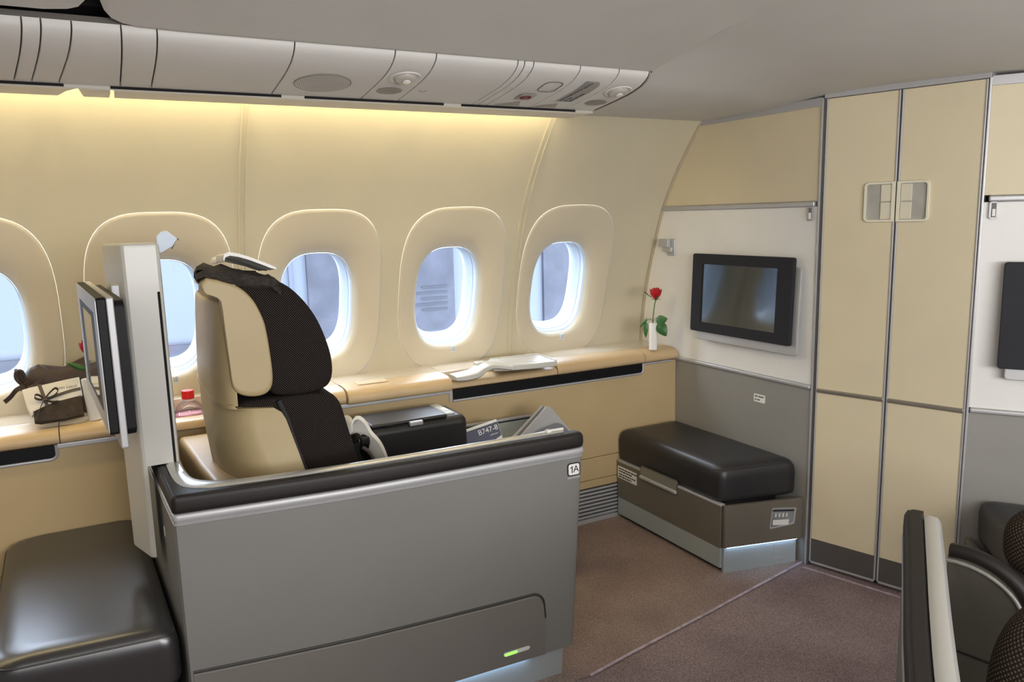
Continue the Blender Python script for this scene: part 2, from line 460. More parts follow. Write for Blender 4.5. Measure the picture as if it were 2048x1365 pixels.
yA = [2.88, 2.70, 2.55, 2.45, 2.33, 2.25, 2.19, 2.05, 1.9, 1.5, 1.0, .3, -.6, -1.6, -2.6]
zA = [1.920, 1.915, 1.907, 1.918, 1.935, 1.955, 1.985, 2.02, 2.045, 2.085, 2.11, 2.12, 2.12, 2.11, 2.06]
zB = [1.918, 1.918, 1.918, 1.919, 1.923, 1.930, 1.935, 1.941, 1.945, 1.938, 1.95, 1.98, 2.00, 2.00, 2.00]
def build_ceiling():
    def zz(x, j):
        t = max(0, min(1, (x-1.76)/(2.52-1.76))); t = t*t*(3-2*t)
        return zA[j]*(1-t)+zB[j]*t
    b = BM(); xs = [1.752, 1.80, 1.9, 2.0, 2.1, 2.2, 2.3, 2.4, 2.5, 2.6, 2.8, 3.2, 3.6]
    loft(b, [[Vector((x, yA[j], zz(x, j))) for j in range(len(yA))] for x in xs], False, False)
    # over the seats: from the bin edge inward, with a rolled lower lip and rounded aft corner
    xs = [.062, .066, .075, .09, .115, .15, .25, .5, 1.0, 1.5, 1.752]
    cut = [2.02, 2.09, 2.13, 2.160, 2.182, 2.193, 2.197, 2.198, 2.198, 2.198, 2.198]
    rings = []
    for x, yc_ in zip(xs, cut):
        ys = [yc_, yc_, yc_-.004, yc_-.012] + [yc_-.012-(yc_-.012+2.6)*k/14 for k in range(1, 15)]
        row = []
        for k, y in enumerate(ys):
            z = float(np.interp(-y, [-q for q in yA], zA))
            if k == 0: z = z+.03
            if k == 1: z = z+.004
            if x < .08: z += (.08-x)*.5
            row.append(Vector((x, y, z)))
        rings.append(row)
    rings.insert(0, [p+Vector((-.004, 0, .05)) for p in rings[0]])
    loft(b, rings, False, False)
    o = obj('ceiling', b, m_ceil, None, 50); tag(o, 'smooth off-white cabin ceiling', kind='structure')
    # dark backing above ceiling panels
    b = BM(); rbox(b, (-2.6, -2.6, 2.16), (3.6, 2.86, 2.19), 0); rbox(b, (-2.6, 2.70, 2.02), (3.6, 2.75, 2.18), 0)  # second board added over the wall top to stop sky light leaking in
    o = obj('ceiling_backing', b, m_void); tag(o, 'dark backing above the cabin ceiling, partly added to block sky light', kind='structure')
    # neighbouring bin panel, aft
    b = BM(); xs = [-2.6, -.3, -.05, .0, .022, .036, .042]; cut = [2.15, 2.15, 2.15, 2.14, 2.125, 2.095, 2.04]
    rings = []
    for x, yc_ in zip(xs, cut):
        ys = [yc_, yc_, yc_-.004, yc_-.012] + [yc_-.012-(yc_-.012+2.6)*k/14 for k in range(1, 15)]
        row = []
        for k, y in enumerate(ys):
            z = float(np.interp(-y, [-q for q in yA], zA))+.002
            if k == 0: z += .03
            if k == 1: z += .004
            row.append(Vector((x, y, z)))
        rings.append(row)
    rings.append([p+Vector((.004, 0, .05)) for p in rings[-1]])
    loft(b, rings, False, False)
    o = obj('overhead_bin', b, m_ceil, None, 50); tag(o, 'off-white overhead bin door beyond the dark gap in the ceiling', 'overhead bin')
build_ceiling()

def build_shell_room():
    for n, lo, hi in (('wall_right', (-2.6, -2.66, 0), (3.6, -2.6, 2.15)), ('wall_back', (-2.66, -2.6, 0), (-2.6, 3.3, 2.15)), ('wall_nose', (3.55, -2.6, 0), (3.6, 3.4, 2.18)), ('nose_side_block', (2.572, 3.30, 0), (3.6, 3.34, 2.18)), ('nose_top_block', (2.575, 1.9, 2.02), (3.6, 3.34, 2.06))):  # nose side and top boxes added to block sky light behind the bulkhead
        b = BM(); rbox(b, lo, hi, 0); o = obj(n, b, m_ext); tag(o, 'plain unseen lining closing off the cabin', kind='structure')
build_shell_room()

# ------------------------------------------------------------------ bulkhead panels beside the closet
def build_bulkhead():
    w = empty('wall_front', (XB, 2.6, 0)); tag(w, 'bulkhead panel facing the seat in beige, white and grey bands', kind='structure')
    YR = 2.146
    def band(name, z0, z1, m, th=.02):
        pts = [(YR, z0), (YR, z1)]
        n = 14
        for k in range(n+1):
            z = z1+(z0-z1)*k/n
            pts.append((wy(z)-.004, z))
        b = BM(); prism(b, pts, 0, th, None, .0015, 1, f=lambda u, v, q: Vector((XB+q, u, v)))
        return obj(name, b, m, w)
    band('lower_panel', .0, .764, m_panelgrey)
    band('middle_panel', .783, 1.510, m_panelwhite)
    band('upper_panel', 1.533, 1.905, m_panel)
    def rail(name, z0, z1, y0, y1, m, d=.012):
        b = BM(); rbox(b, (XB-d, y0, z0), (XB+.015, y1, z1), .006, 3); obj(name, b, m, w)
    rail('lower_rail', .765, .783, YR+.004, 3.272, m_silver)
    rail('upper_rail', 1.511, 1.532, YR+.016, 3.104, m_silver)
    # cornice along the ceiling
    b = BM(); rbox(b, (XB-.006, YR, 1.897), (XB+.02, 2.85, 1.93), .003); obj('cornice', b, m_silverp, w)
    # edge trim following the wall
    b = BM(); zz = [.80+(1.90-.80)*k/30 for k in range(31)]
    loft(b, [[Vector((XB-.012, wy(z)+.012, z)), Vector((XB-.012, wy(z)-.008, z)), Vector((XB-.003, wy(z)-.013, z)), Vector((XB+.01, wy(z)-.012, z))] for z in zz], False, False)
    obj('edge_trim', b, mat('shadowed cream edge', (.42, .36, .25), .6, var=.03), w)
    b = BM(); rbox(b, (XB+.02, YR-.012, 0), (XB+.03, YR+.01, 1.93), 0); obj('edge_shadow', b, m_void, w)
    b = BM(); rbox(b, (XB-.006, YR-.006, 0), (XB+.02, YR+.002, 1.925), .002); obj('edge_profile', b, m_silver, w)
    # slot latch
    l = BM(); prism(l, rrect(.026, .058, .006), 0, .006, frame((XB-.005, 2.178, 1.482), (0, -1, 0), (0, 0, 1)), .001, 1)
    la = obj('slot_latch', l, m_silver, w)
    l = BM(); rbox(l, (XB-.0118, 2.171, 1.458), (XB-.0105, 2.186, 1.507), .0005); obj('latch_slot', l, mat('latch slot grey', (.16, .155, .145), .6, var=.02), la)
    l = BM(); rbox(l, (XB-.016, 2.1735, 1.461), (XB-.010, 2.1835, 1.487), .002); obj('latch_tab', l, m_whitem, la)
    return w
wall_front = build_bulkhead()
wf2 = dup(wall_front, None, MIR)
tag(wf2, 'far bulkhead panel beyond the closet in beige, white and grey bands', kind='structure')

# ------------------------------------------------------------------ closet
DD = -PX; DN = -AX; D0 = Vector((2.551, 2.135, 0))
def dp(s, z, off=0.0): return D0 + DD*s + DN*off + Vector((0, 0, z))
def dframe(s, z, off=0.0): return frame(dp(s, z, off), DD, (0, 0, 1))  # local x along door, y up, z toward ... DD x up
def dbox(bm, s0, s1, z0, z1, o0, o1, r=.002, seg=2):
    M = Matrix(((DD.x, DN.x, 0, D0.x), (DD.y, DN.y, 0, D0.y), (0, 0, 1, 0), (0, 0, 0, 1)))
    rbox(bm, (s0, o0, z0), (s1, o1, z1), r, seg, M)
def dprism(bm, pts, s, z, o0, o1, bevel=.001):
    prism(bm, pts, o0, o1, None, bevel, 2, f=lambda u, v, q: dp(s+u, z+v, q))
def build_closet():
    c = empty('coat_closet', D0+DD*.28, 'tall beige double-door coat closet between the two bulkhead screens', 'closet')
    b = BM(); dbox(b, .0, .562, 0, 1.945, -.30, -.026, 0); obj('carcass', b, m_void, c)
    b = BM(); dbox(b, -.002, .564, 1.923, 1.965, -.05, .006, .003); obj('cornice', b, m_silverp, c)
    for k, (a, e) in enumerate(((.006, .2775), (.2825, .556))):
        d = None
        b = BM(); dbox(b, a+.007, e-.007, .774, 1.921, -.02, .0, .001); d = obj('door', b, m_panel, c)
        b = BM(); dbox(b, a+.007, e-.007, .123, .758, -.02, .0, .001); obj('lower_panel', b, m_panel, d)
        b = BM(); dbox(b, a+.004, e-.004, .757, .775, -.02, .007, .005, 3); obj('rail', b, mat('aged bronze rail', (.36, .33, .28), .35, metal=.7, var=.05), d)
        b = BM(); dbox(b, a+.006, e-.006, .022, .122, -.02, .002, .001); obj('kick_plate', b, m_dkmetal, d)
        b = BM(); dbox(b, a+.006, e-.006, .014, .024, -.02, .003, .001); obj('sill_edge', b, m_silver, d)
        for s0, s1 in ((a, a+.007), (e-.007, e)):
            b = BM(); dbox(b, s0, s1, .02, 1.922, -.022, .004, .0025); obj('edge_profile', b, m_silver, d)
        # recessed handle
        sg = 1 if k == 0 else -1
        s_in = .2775 if k == 0 else .2825
        def X(t): return s_in - sg*t
        x0, x1 = sorted((X(.0), X(.112)))
        zc = 1.521; hh = .075
        def outline(t0, t1, h, r):
            pts = []
            # rounded on the outer side, square at the meeting edge
            for cx_, cz_, a0 in ((t1-r, h-r, 0), (t1-r, -(h-r), 270)):
                arc = [(cx_+r*math.cos(R(a0+90*q/5)), cz_+r*math.sin(R(a0+90*q/5))) for q in range(6)]
                pts += arc[::-1] if True else arc
            pts = [(t1-r+r*math.sin(R(90*q/5)), h-r+r*math.cos(R(90*q/5))) for q in range(6)] + [(t1-r+r*math.cos(R(90*q/5)), -(h-r)-r*math.sin(R(90*q/5))) for q in range(6)]
            return [(t0, h)] + pts + [(t0, -h)]
        o_ = outline(0, .112, hh, .017); i_ = outline(.012, .104, hh-.009, .010)
        b = BM()
        def ringpts(P, off): return [dp(X(t), zc+v, off) for t, v in P]
        loft(b, [ringpts(o_, .0), ringpts(o_, .006), ringpts([(t*.98+.001, v*.97) for t, v in o_], .010), ringpts(i_, .010), ringpts(i_, .001)], True, False)
        h = obj('handle', b, m_whitem if False else mat('cream handle bezel', (.74, .70, .56), .4, var=.02), d)
        b = BM(); P = [dp(X(t), zc+v, .0012) for t, v in i_]
        b.faces.new([b.verts.new(p) for p in P]); obj('recess', b, mat('grey finger recess', (.40, .385, .34), .5, var=.15, nscale=12), h)
        for q in (0, 1):
            b = BM(); s0, s1 = sorted((X(.0135), X(.052)))
            z0 = zc-hh+.011 + q*(hh-.0095); dbox(b, s0, s1, z0, z0+hh-.0125, .001, .0055, .002); obj('flap', b, mat('cream flap', (.68, .63, .49), .4, var=.02), h)
    b = BM(); dbox(b, -.004, .0035, 0, 1.93, -.02, .002, .002); obj('side_profile', b, m_dkmetal, c)
    b = BM(); dbox(b, .5585, .566, 0, 1.93, -.02, .002, .002); obj('side_profile', b, m_dkmetal, c)
build_closet()

# ------------------------------------------------------------------ overhead service panels and cove light
PSU = [(2.548, 1.897), (2.50, 1.902), (2.45, 1.908), (2.39, 1.9155), (2.33, 1.924), (2.29, 1.932), (2.25, 1.943), (2.222, 1.957), (2.208, 1.968), (2.203, 1.978), (2.202, 1.990)]
def psu_at(t):
    """point (y,z) and inward-down normal along the profile by y"""
    ys = [p[0] for p in PSU[:-1]][::-1]; zs = [p[1] for p in PSU[:-1]][::-1]
    return float(np.interp(t, ys, zs))
def psuM(x, y, lift=.001):
    z = psu_at(y); d = (psu_at(y+.012)-psu_at(y-.012))/.024
    v = Vector((0, 1, d)).normalized(); u = Vector((1, 0, 0)); n = u.cross(v)  # n ~ +z
    o = Vector((x, y, z)) - n*lift
    # local x = +X, local y = toward window, local z = down (out of panel)
    return Matrix(((1, 0, 0, o.x), (0, -v.y, -n.y, o.y), (0, -v.z, -n.z, o.z), (0, 0, 0, 1)))
def build_psu():
    seams = [-2.0, -.147, -.106, -.042, .111, .192, .534, .822, .951, 1.228, 1.252, 1.285, 1.462, 1.618, 1.745]
    desc = ['long aft panel', 'narrow blank slat, aftmost of two beside the small placard', 'narrow blank slat before the wide seam', 'blank square panel above the gap in the light lip', 'short blank panel', 'long blank panel between the window tops', 'panel with round perforated speaker grille', 'panel with a reading light over an oval dish', 'wide blank panel with tiny crescent mark',
            'thinnest blank slat', 'slim blank slat next to the call button panel', 'panel with no-smoking sign and call button', 'panel with grey printed placard', 'end panel with reading light beside the ceiling corner']
    desc[1] = 'narrow blank slat farthest from the speaker grille'
    slant = {1: .05, 2: .048, 3: .047}
    for i in range(len(seams)-1):
        x0, x1 = seams[i]+.0019, seams[i+1]-.0019
        r = empty('service_unit', ((x0+x1)/2, 2.37, 1.93), 'overhead white service panel: '+desc[i] if False else 'overhead white '+desc[i], 'service panel', 'overhead service panels')
        cx = (x0+x1)/2
        b = BM(); out = [Vector((0, y, z)) for y, z in PSU]
        rings = []
        for x, dz in ((x0, .010), (x0, .0015), (x0+.0015, 0), (x1-.0015, 0), (x1, .0015), (x1, .010)):
            sl = slant.get(i, 0) if x < cx else slant.get(i+1, 0)
            rings.append([p+Vector((x+sl*(2.548-p.y)/.35, 0, dz)) for p in out])
        loft(b, rings, False, False); obj('panel', b, m_psu, r, 40)
        cx = (x0+x1)/2
        if i == 6:   # speaker grille
            M = psuM(cx-.02, 2.40); b = BM()
            for k in range(1, 14):
                rr = .0062*k; n = 40
                loft(b, [[M @ Vector((q*math.cos(2*math.pi*t/n), q*math.sin(2*math.pi*t/n), h)) for t in range(n)] for q, h in ((rr-.0034, .0009), (rr, .0009))], True, False)
            g = obj('speaker_grille', b, m_psu, r)
            b = BM(); lathe(b, [(.0, .0002), (.086, .0002), (.086, .0006), (0, .0006)], None, 40, M); obj('grille_backing', b, mat('grille grey', (.30, .28, .26), .6, var=.05), g)
        if i in (7, 13):
            yy = 2.305 if i == 7 else 2.30
            M = psuM(cx+.002, yy)
            b = BM(); lathe(b, [(.050, 0), (.049, .003), (.045, .004), (.040, .002), (.038, .001)], None, 36, M); rl = obj('reading_light', b, m_psu, r)
            b = BM(); lathe(b, [(.036, .0), (.034, .006), (.029, .011), (.018, .014), (.0, .0145)], None, 32, M); obj('swivel_eye', b, mat('light eye grey', (.46, .43, .39), .3, var=.05), rl)
            b = BM(); lathe(b, [(.012, .012), (.012, .018), (.009, .0195), (.0, .0195)], None, 20, M @ Matrix.Translation((0, .006, 0))); obj('lens', b, mat('bright lens', (.85, .85, .85), .1, metal=.3, var=0), rl)
            M = psuM(cx-.005 if i == 7 else cx, 2.435)
            b = BM(); n = 40
            loft(b, [[M @ Vector((q*.042*math.cos(2*math.pi*t/n), q*.036*math.sin(2*math.pi*t/n), h)) for t in range(n)] for q, h in ((1.0, .0008), (.97, .0012), (.9, .0004), (.5, .0003), (.02, .0003))], True, True)
            obj('oval_dish', b, mat('dish shadow grey', (.30, .275, .245), .6, var=.12, nscale=18), r)
        if i == 8:
            b = BM(); M = psuM(x0+.035, 2.41)
            tube(b, [M @ Vector((.012*math.cos(R(a)), .014*math.sin(R(a)), .0005)) for a in range(180, 361, 15)], .0011, 5); obj('crescent_mark', b, m_placard, r)
        if i == 11:
            M = psuM(cx+.030, 2.30); b = BM()
            P = rrect(.068, .088, .024, 6)
            tube(b, [M @ Vector((u, v, .0008)) for u, v in P+[P[0]]], .0013, 5); obj('call_button', b, m_greyink, r)
            M = psuM(cx-.006, 2.408, .004); b = BM(); prism(b, rrect(.058, .062, .003), 0, .0012, M); s = obj('no_smoking_sign', b, m_pinkpl, r)
            b = BM(); tube(b, [M @ Vector((.019*math.cos(R(a)), .019*math.sin(R(a)), .0015)) for a in range(0, 361, 12)], .0022, 5)
            tube(b, [M @ Vector((-.0135, -.0135, .0015)), M @ Vector((.0135, .0135, .0015))], .0022, 5)
            obj('prohibition_ring', b, m_redink, s)
            b = BM(); prism(b, [(-.023, -.003), (.016, -.003), (.016, .003), (-.023, .003)], .0012, .0019, M); prism(b, [(.018, -.003), (.024, -.003), (.024, .003), (.018, .003)], .0012, .0019, M); obj('cigarette_symbol', b, m_ink, s)
            M = psuM(cx-.02, 2.50); b = BM(); prism(b, [(-.05, -.03), (.055, -.03), (.03, .028)], .0002, .0006, M); obj('shallow_dish', b, mat('dish grey', (.36, .335, .30), .6, var=.1), r)
        if i == 12:
            Mq = psuM(cx+.004, 2.345); b = BM()
            pts = [(-.030, -.10), (.022, -.10), (.036, -.086), (.036, .10), (-.030, .10)]
            prism(b, pts, 0, 0, Mq) if False else None
            # follow the curved panel
            nn = 10; rings = []
            for k in range(nn+1):
                y = 2.245+.20*k/nn; a = psuM(0, y, .0012)
                w0 = -.032 if k > 0 else -.022
                rings.append([a @ Vector((cx+.004-.032, 0, 0)), a @ Vector((cx+.004+(.036 if k > 0 else .022), 0, 0))])
            loft(b, rings, False, False); pl = obj('printed_placard', b, m_placard, r)
            for t, (dx, ln) in enumerate(((-.019, 'Schwimmweste unter Sitz gegenüber'), (.002, 'Life vest'), (.021, 'under seat ahead'))):
                a = psuM(cx+.004+dx, 2.437, .0018)
                Mt = a @ Matrix.Rotation(R(90), 4, 'Z') @ Matrix.Rotation(0, 4, 'X')
                text_obj('placard_text', ln, a @ Matrix.Rotation(R(90), 4, 'Z'), .0145, m_ink, pl, .0002, 0, 'LEFT')
            M = psuM(cx-.03, 2.50); b = BM(); prism(b, [(-.05, -.03), (.05, -.03), (.03, .028)], .0002, .0006, M); obj('shallow_dish', b, mat('dish grey b', (.36, .335, .30), .6, var=.1), r)
        if i == 0:
            M = psuM(-.24, 2.33); b = BM(); prism(b, [(-.04, -.08), (.035, -.08), (.045, -.06), (.045, .09), (-.04, .09)], 0, .0015, M); obj('printed_placard', b, m_placard, r)
    # rail behind the panels + end cap
    s = empty('service_rail', (0, 2.4, 1.9), 'dark mounting rail showing through the joints of the service panels', 'mounting rail')
    b = BM(); loft(b, [[Vector((x, y, z+.014)) for y, z in PSU] for x in (-2.5, 1.748)], False, False); obj('backing', b, mat('joint grey brown', (.10, .088, .075), .7, var=.05), s)
    b = BM(); rbox(b, (-2.5, 2.21, 2.03), (1.75, 2.66, 2.05), 0); rbox(b, (-2.5, 2.5575, 1.897), (1.75, 2.5615, 2.04), 0); obj('leak_shield', b, m_void, s)  # unseen boards added to stop cove light leaking through the joints
    b = BM(); rbox(b, (-2.5, 2.551, 1.887), (1.747, 2.5575, 1.912), 0); obj('leak_filler', b, mat('filler cream', (.50, .47, .42), .6, var=.02), s)  # cream strip added to close the cove light leak above the lip
    b = BM(); loft(b, [[Vector((x, y, z-.002)) for y, z in PSU] for x in (1.745, 1.752)] + [[Vector((1.752, y, z+.03)) for y, z in PSU]], False, False); obj('end_cap', b, mat('end cap grey', (.30, .28, .25), .5, var=.02), s)
    # cove
    cv = empty('cove_light', (.5, 2.65, 1.9), 'long warm cove light with cream lip glowing above the windows', 'cove light')
    def lip(x0, x1, e0=0, e1=0):
        b = BM(); prism(b, [(x0, 2.5585), (x1, 2.5585), (x1-e1*.018, 2.60), (x1-e1*.03, 2.70), (x0+e0*.012, 2.70)], 1.8855, 1.8955, None, .003, 2)
        obj('lip', b, mat('cream lip', (.80, .74, .64), .5, var=.02), cv)
    lip(-2.4, .000, 0, 1.6); lip(.004, .086, 1.0, 0); lip(.094, 1.735, .4, 0)
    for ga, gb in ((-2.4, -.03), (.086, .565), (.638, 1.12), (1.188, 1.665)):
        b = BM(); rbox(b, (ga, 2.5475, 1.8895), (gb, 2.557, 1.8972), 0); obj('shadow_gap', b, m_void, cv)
    b = BM(); rbox(b, (-2.4, 2.712, 1.922), (1.742, 2.742, 1.945), .006, 3); obj('diffuser', b, m_cove, cv)
    b = BM(); rbox(b, (1.735, 2.60, 1.893), (1.765, 2.70, 1.902), .002); obj('end_cap', b, m_psu, cv)
build_psu()

# ------------------------------------------------------------------ side console under the windows
def build_console():
    c = empty('side_console', (0, 3.1, 0), 'long tan side console under the windows with black inlay strips and leather top', 'console')
    b = BM(); prism(b, [(-2.5, .334), (XB-.001, .334), (XB-.001, .765), (-2.5, .765)], 0, .03, None, .001, 1, f=lambda u, v, q: Vector((u, YC+q, v))); obj('front_panel', b, m_front, c)
    b = BM(); prism(b, [(-2.5, .222), (XB-.001, .222), (XB-.001, .331), (-2.5, .331)], 0, .03, None, .001, 1, f=lambda u, v, q: Vector((u, YC+q, v))); obj('front_panel', b, m_front, c)
    b = BM(); prism(b, [(-2.5, .182), (XB-.001, .182), (XB-.001, .219), (-2.5, .219)], 0, .03, None, .001, 1, f=lambda u, v, q: Vector((u, YC+q, v))); obj('front_panel', b, m_front, c)
    b = BM(); rbox(b, (-2.5, YC+.012, 0), (XB-.001, YC+.03, .765), 0); obj('dark_core', b, m_void, c)
    # air return grille
    b = BM()
    for k in range(8):
        z = .030+k*.019; rbox(b, (-2.5, YC-.002, z), (XB-.001, YC+.02, z+.0105), .003)
    rbox(b, (-2.5, YC, 0), (XB-.001, YC+.012, .024), .001)
    obj('air_grille', b, m_silverp, c)
    # black strips with silver surround
    def strip(x0, x1, round_side):
        b = BM(); rbox(b, (x0, YC-.0045, .722), (x1, YC+.005, .7655), .001); s = obj('inlay_strip', b, m_black, c)
        b = BM(); r = .018
        if round_side > 0: path = [(x0, .7165), (x1-r, .7165)] + [(x1-r+(r+.004)*math.sin(R(a)), .7345-(r+.0)*math.cos(R(a))) for a in range(15, 91, 15)] + [(x1+.004, .7665)]
        else: path = [(x1, .7165), (x0+.001, .7165), (x0-.004, .7185), (x0-.004, .7665)]
        tube(b, [(x, YC-.002, z) for x, z in path], .0062, 8); obj('strip_surround', b, m_silver, s)
    strip(-2.5, -.184, 1); strip(1.307, 2.333, 1)
    b = BM(); rbox(b, (1.289, YC-.006, .715), (1.304, YC+.01, .775), .003); obj('strip_end', b, m_silver, c)
    b = BM(); rbox(b, (-.178, YC-.010, .752), (1.292, YC+.01, .770), .004); obj('edge_rail', b, m_silver, c)
    b = BM(); rbox(b, (2.338, YC-.008, .757), (2.52, YC+.01, .768), .004); obj('edge_rail', b, m_silver, c)
    # leather nose sections
    def nose(x0, x1, oh=0.0, dz=0.0):
        prof = [(3.00, .771), (2.982-oh, .771), (2.974-oh, .776), (2.971-oh, .785), (2.972-oh, .797+dz), (2.978-oh, .810+dz), (2.990-oh, .820+dz), (3.010-oh, .8265+dz), (3.04, .829+dz), (3.088, .829+dz), (3.092, .824+dz), (3.092, .772)]
        b = BM(); n = 10; xs = [x0+.0015, x0+.004, x1-.004, x1-.0015]; sh = [.985, 1, 1, .985]
        cy = 3.04; cz_ = .80
        loft(b, [[Vector((x, cy+(y-cy)*s, cz_+(z-cz_)*s)) for y, z in prof] for x, s in zip(xs, sh)], True, True)
        obj('leather_nose', b, m_tan, c, 50)
    nose(-2.5, -.166); nose(-.166, .125); nose(.425, .835); nose(.835, 1.288, .022, .004); nose(1.83, 2.338); nose(2.338, XB-.003)
    # lowered nose below the folded table
    prof = [(3.09, .771), (2.982, .771), (2.974, .776), (2.973, .79), (2.98, .80), (3.0, .806), (3.09, .806)]
    b = BM(); loft(b, [[Vector((x, y, z)) for y, z in prof] for x in (1.29, 1.828)], True, True); obj('leather_nose', b, m_tan, c, 50)
    prof = [(3.05, .756), (2.982, .756), (2.974, .761), (2.973, .775), (2.98, .786), (2.995, .7905), (3.04, .792), (3.05, .786)]
    b = BM(); loft(b, [[Vector((x, y, z)) for y, z in prof] for x in (.127, .423)], True, True); obj('leather_nose', b, m_tan, c, 50)
    # rear ledge, with a cup well
    def ledge(x0, x1, y0=3.094, y1=3.284, z1=.829):
        b = BM(); rbox(b, (x0, y0, .78), (x1, y1, z1), .0025); obj('rear_ledge', b, mat('sheen-paled tan ledge', (.68, .60, .50), .18, var=.03, coat=1.0), c)  # base colour made paler to carry the sheen reflected from the windows
    ledge(-2.5, -.166); ledge(-.164, .13); ledge(.42, .835); ledge(.837, 1.30); ledge(1.302, 1.828); ledge(1.83, XB-.003)
    ledge(.131, .419, 3.21)
    b = BM(); rbox(b, (.12, 3.03, .61), (.43, 3.24, .628), 0); rbox(b, (.131, 3.06, .628), (.419, 3.235, .631), 0); rbox(b, (.12, 3.225, .63), (.43, 3.245, .80), 0); obj('cup_well', b, mat('well lining', (.55, .50, .46), .35, var=.05), c)
    # small white marking card inset on the ledge
    b = BM(); rbox(b, (.90, 3.02, .8335), (1.03, 3.085, .8355), .001); obj('ledge_flap', b, mat('pale tan flap', (.66, .55, .38), .35, var=.02), c)
    return c
build_console()

# ------------------------------------------------------------------ seat pod shell
SX = [.112, .20, .33, .55, .75, .90, 1.10, 1.27, 1.32]
SY = [2.062, 2.050, 2.034, 2.012, 2.002, 1.997, 1.990, 1.984, 1.984]
def sy(x): return float(np.interp(x, SX, SY))
def lean(x, z):
    """the forward end of the side panel leans outwards with height"""
    t = max(0, min(1, (x-.95)/(1.315-.95))); return x - t*.050*max(0, (.745-z))/.745
def shell_outline(d=0.0, inner=.06, x_end=1.315, back_y=2.96):
    """plan polygon of the L-shaped surround; d grows it outwards"""
    out = []
    out.append((.070-d, back_y)); out.append((.112-d-.0, 2.062+.02)); 
    out += [(.1125-d*.9, 2.066), (.116-d*.5, 2.0605-d*.6), (.122, 2.0595-d)]
    for x in (.20, .27, .33, .42, .55, .65, .75, .90, 1.0, 1.10, 1.2, 1.27): out.append((x, sy(x)-d))
    e = x_end+d
    out += [(e-.022, sy(1.3)-d), (e-.010, sy(1.3)-d+.003), (e-.003, sy(1.3)-d+.010), (e, sy(1.3)-d+.022)]
    w = inner
    out += [(e, 1.984+w-.02), (e-.006, 1.984+w-.006), (e-.02, 1.984+w)]
    for x in (1.2, 1.0, .8, .6, .45): out.append((x, sy(x)+w+d))
    out += [(.33, 2.034+w+.002), (.26, 2.05+w+.012), (.205, 2.06+w+.035), (.175, 2.10+w+.045), (.163, 2.17+w+.03), (.158, 2.35), (.150, back_y)]
    return out
PA = [(.117, 2.95), (.121, 2.45), (.125, 2.25), (.137, 2.15), (.163, 2.105), (.21, 2.083), (.30, 2.070), (.45, 2.053), (.60, 2.042), (.80, 2.034), (1.0, 2.028), (1.20, 2.022), (1.262, 2.020)]
def pad_outline(d=0.0):
    full = shell_outline(d, .058); k = next(i for i, p in enumerate(full) if p[0] > 1.31+d-.001)
    out = full[:k+1] + [(1.312+d, 2.012+d), (1.300, 2.019)]
    return out + [(x+(.5*d if y > 2.2 else 0), y+(d if x > .2 else 0)) for x, y in PA[::-1]]
def ring_at(pts, z, f=True): return [Vector((lean(x, z) if f else x, y, z)) for x, y in pts]
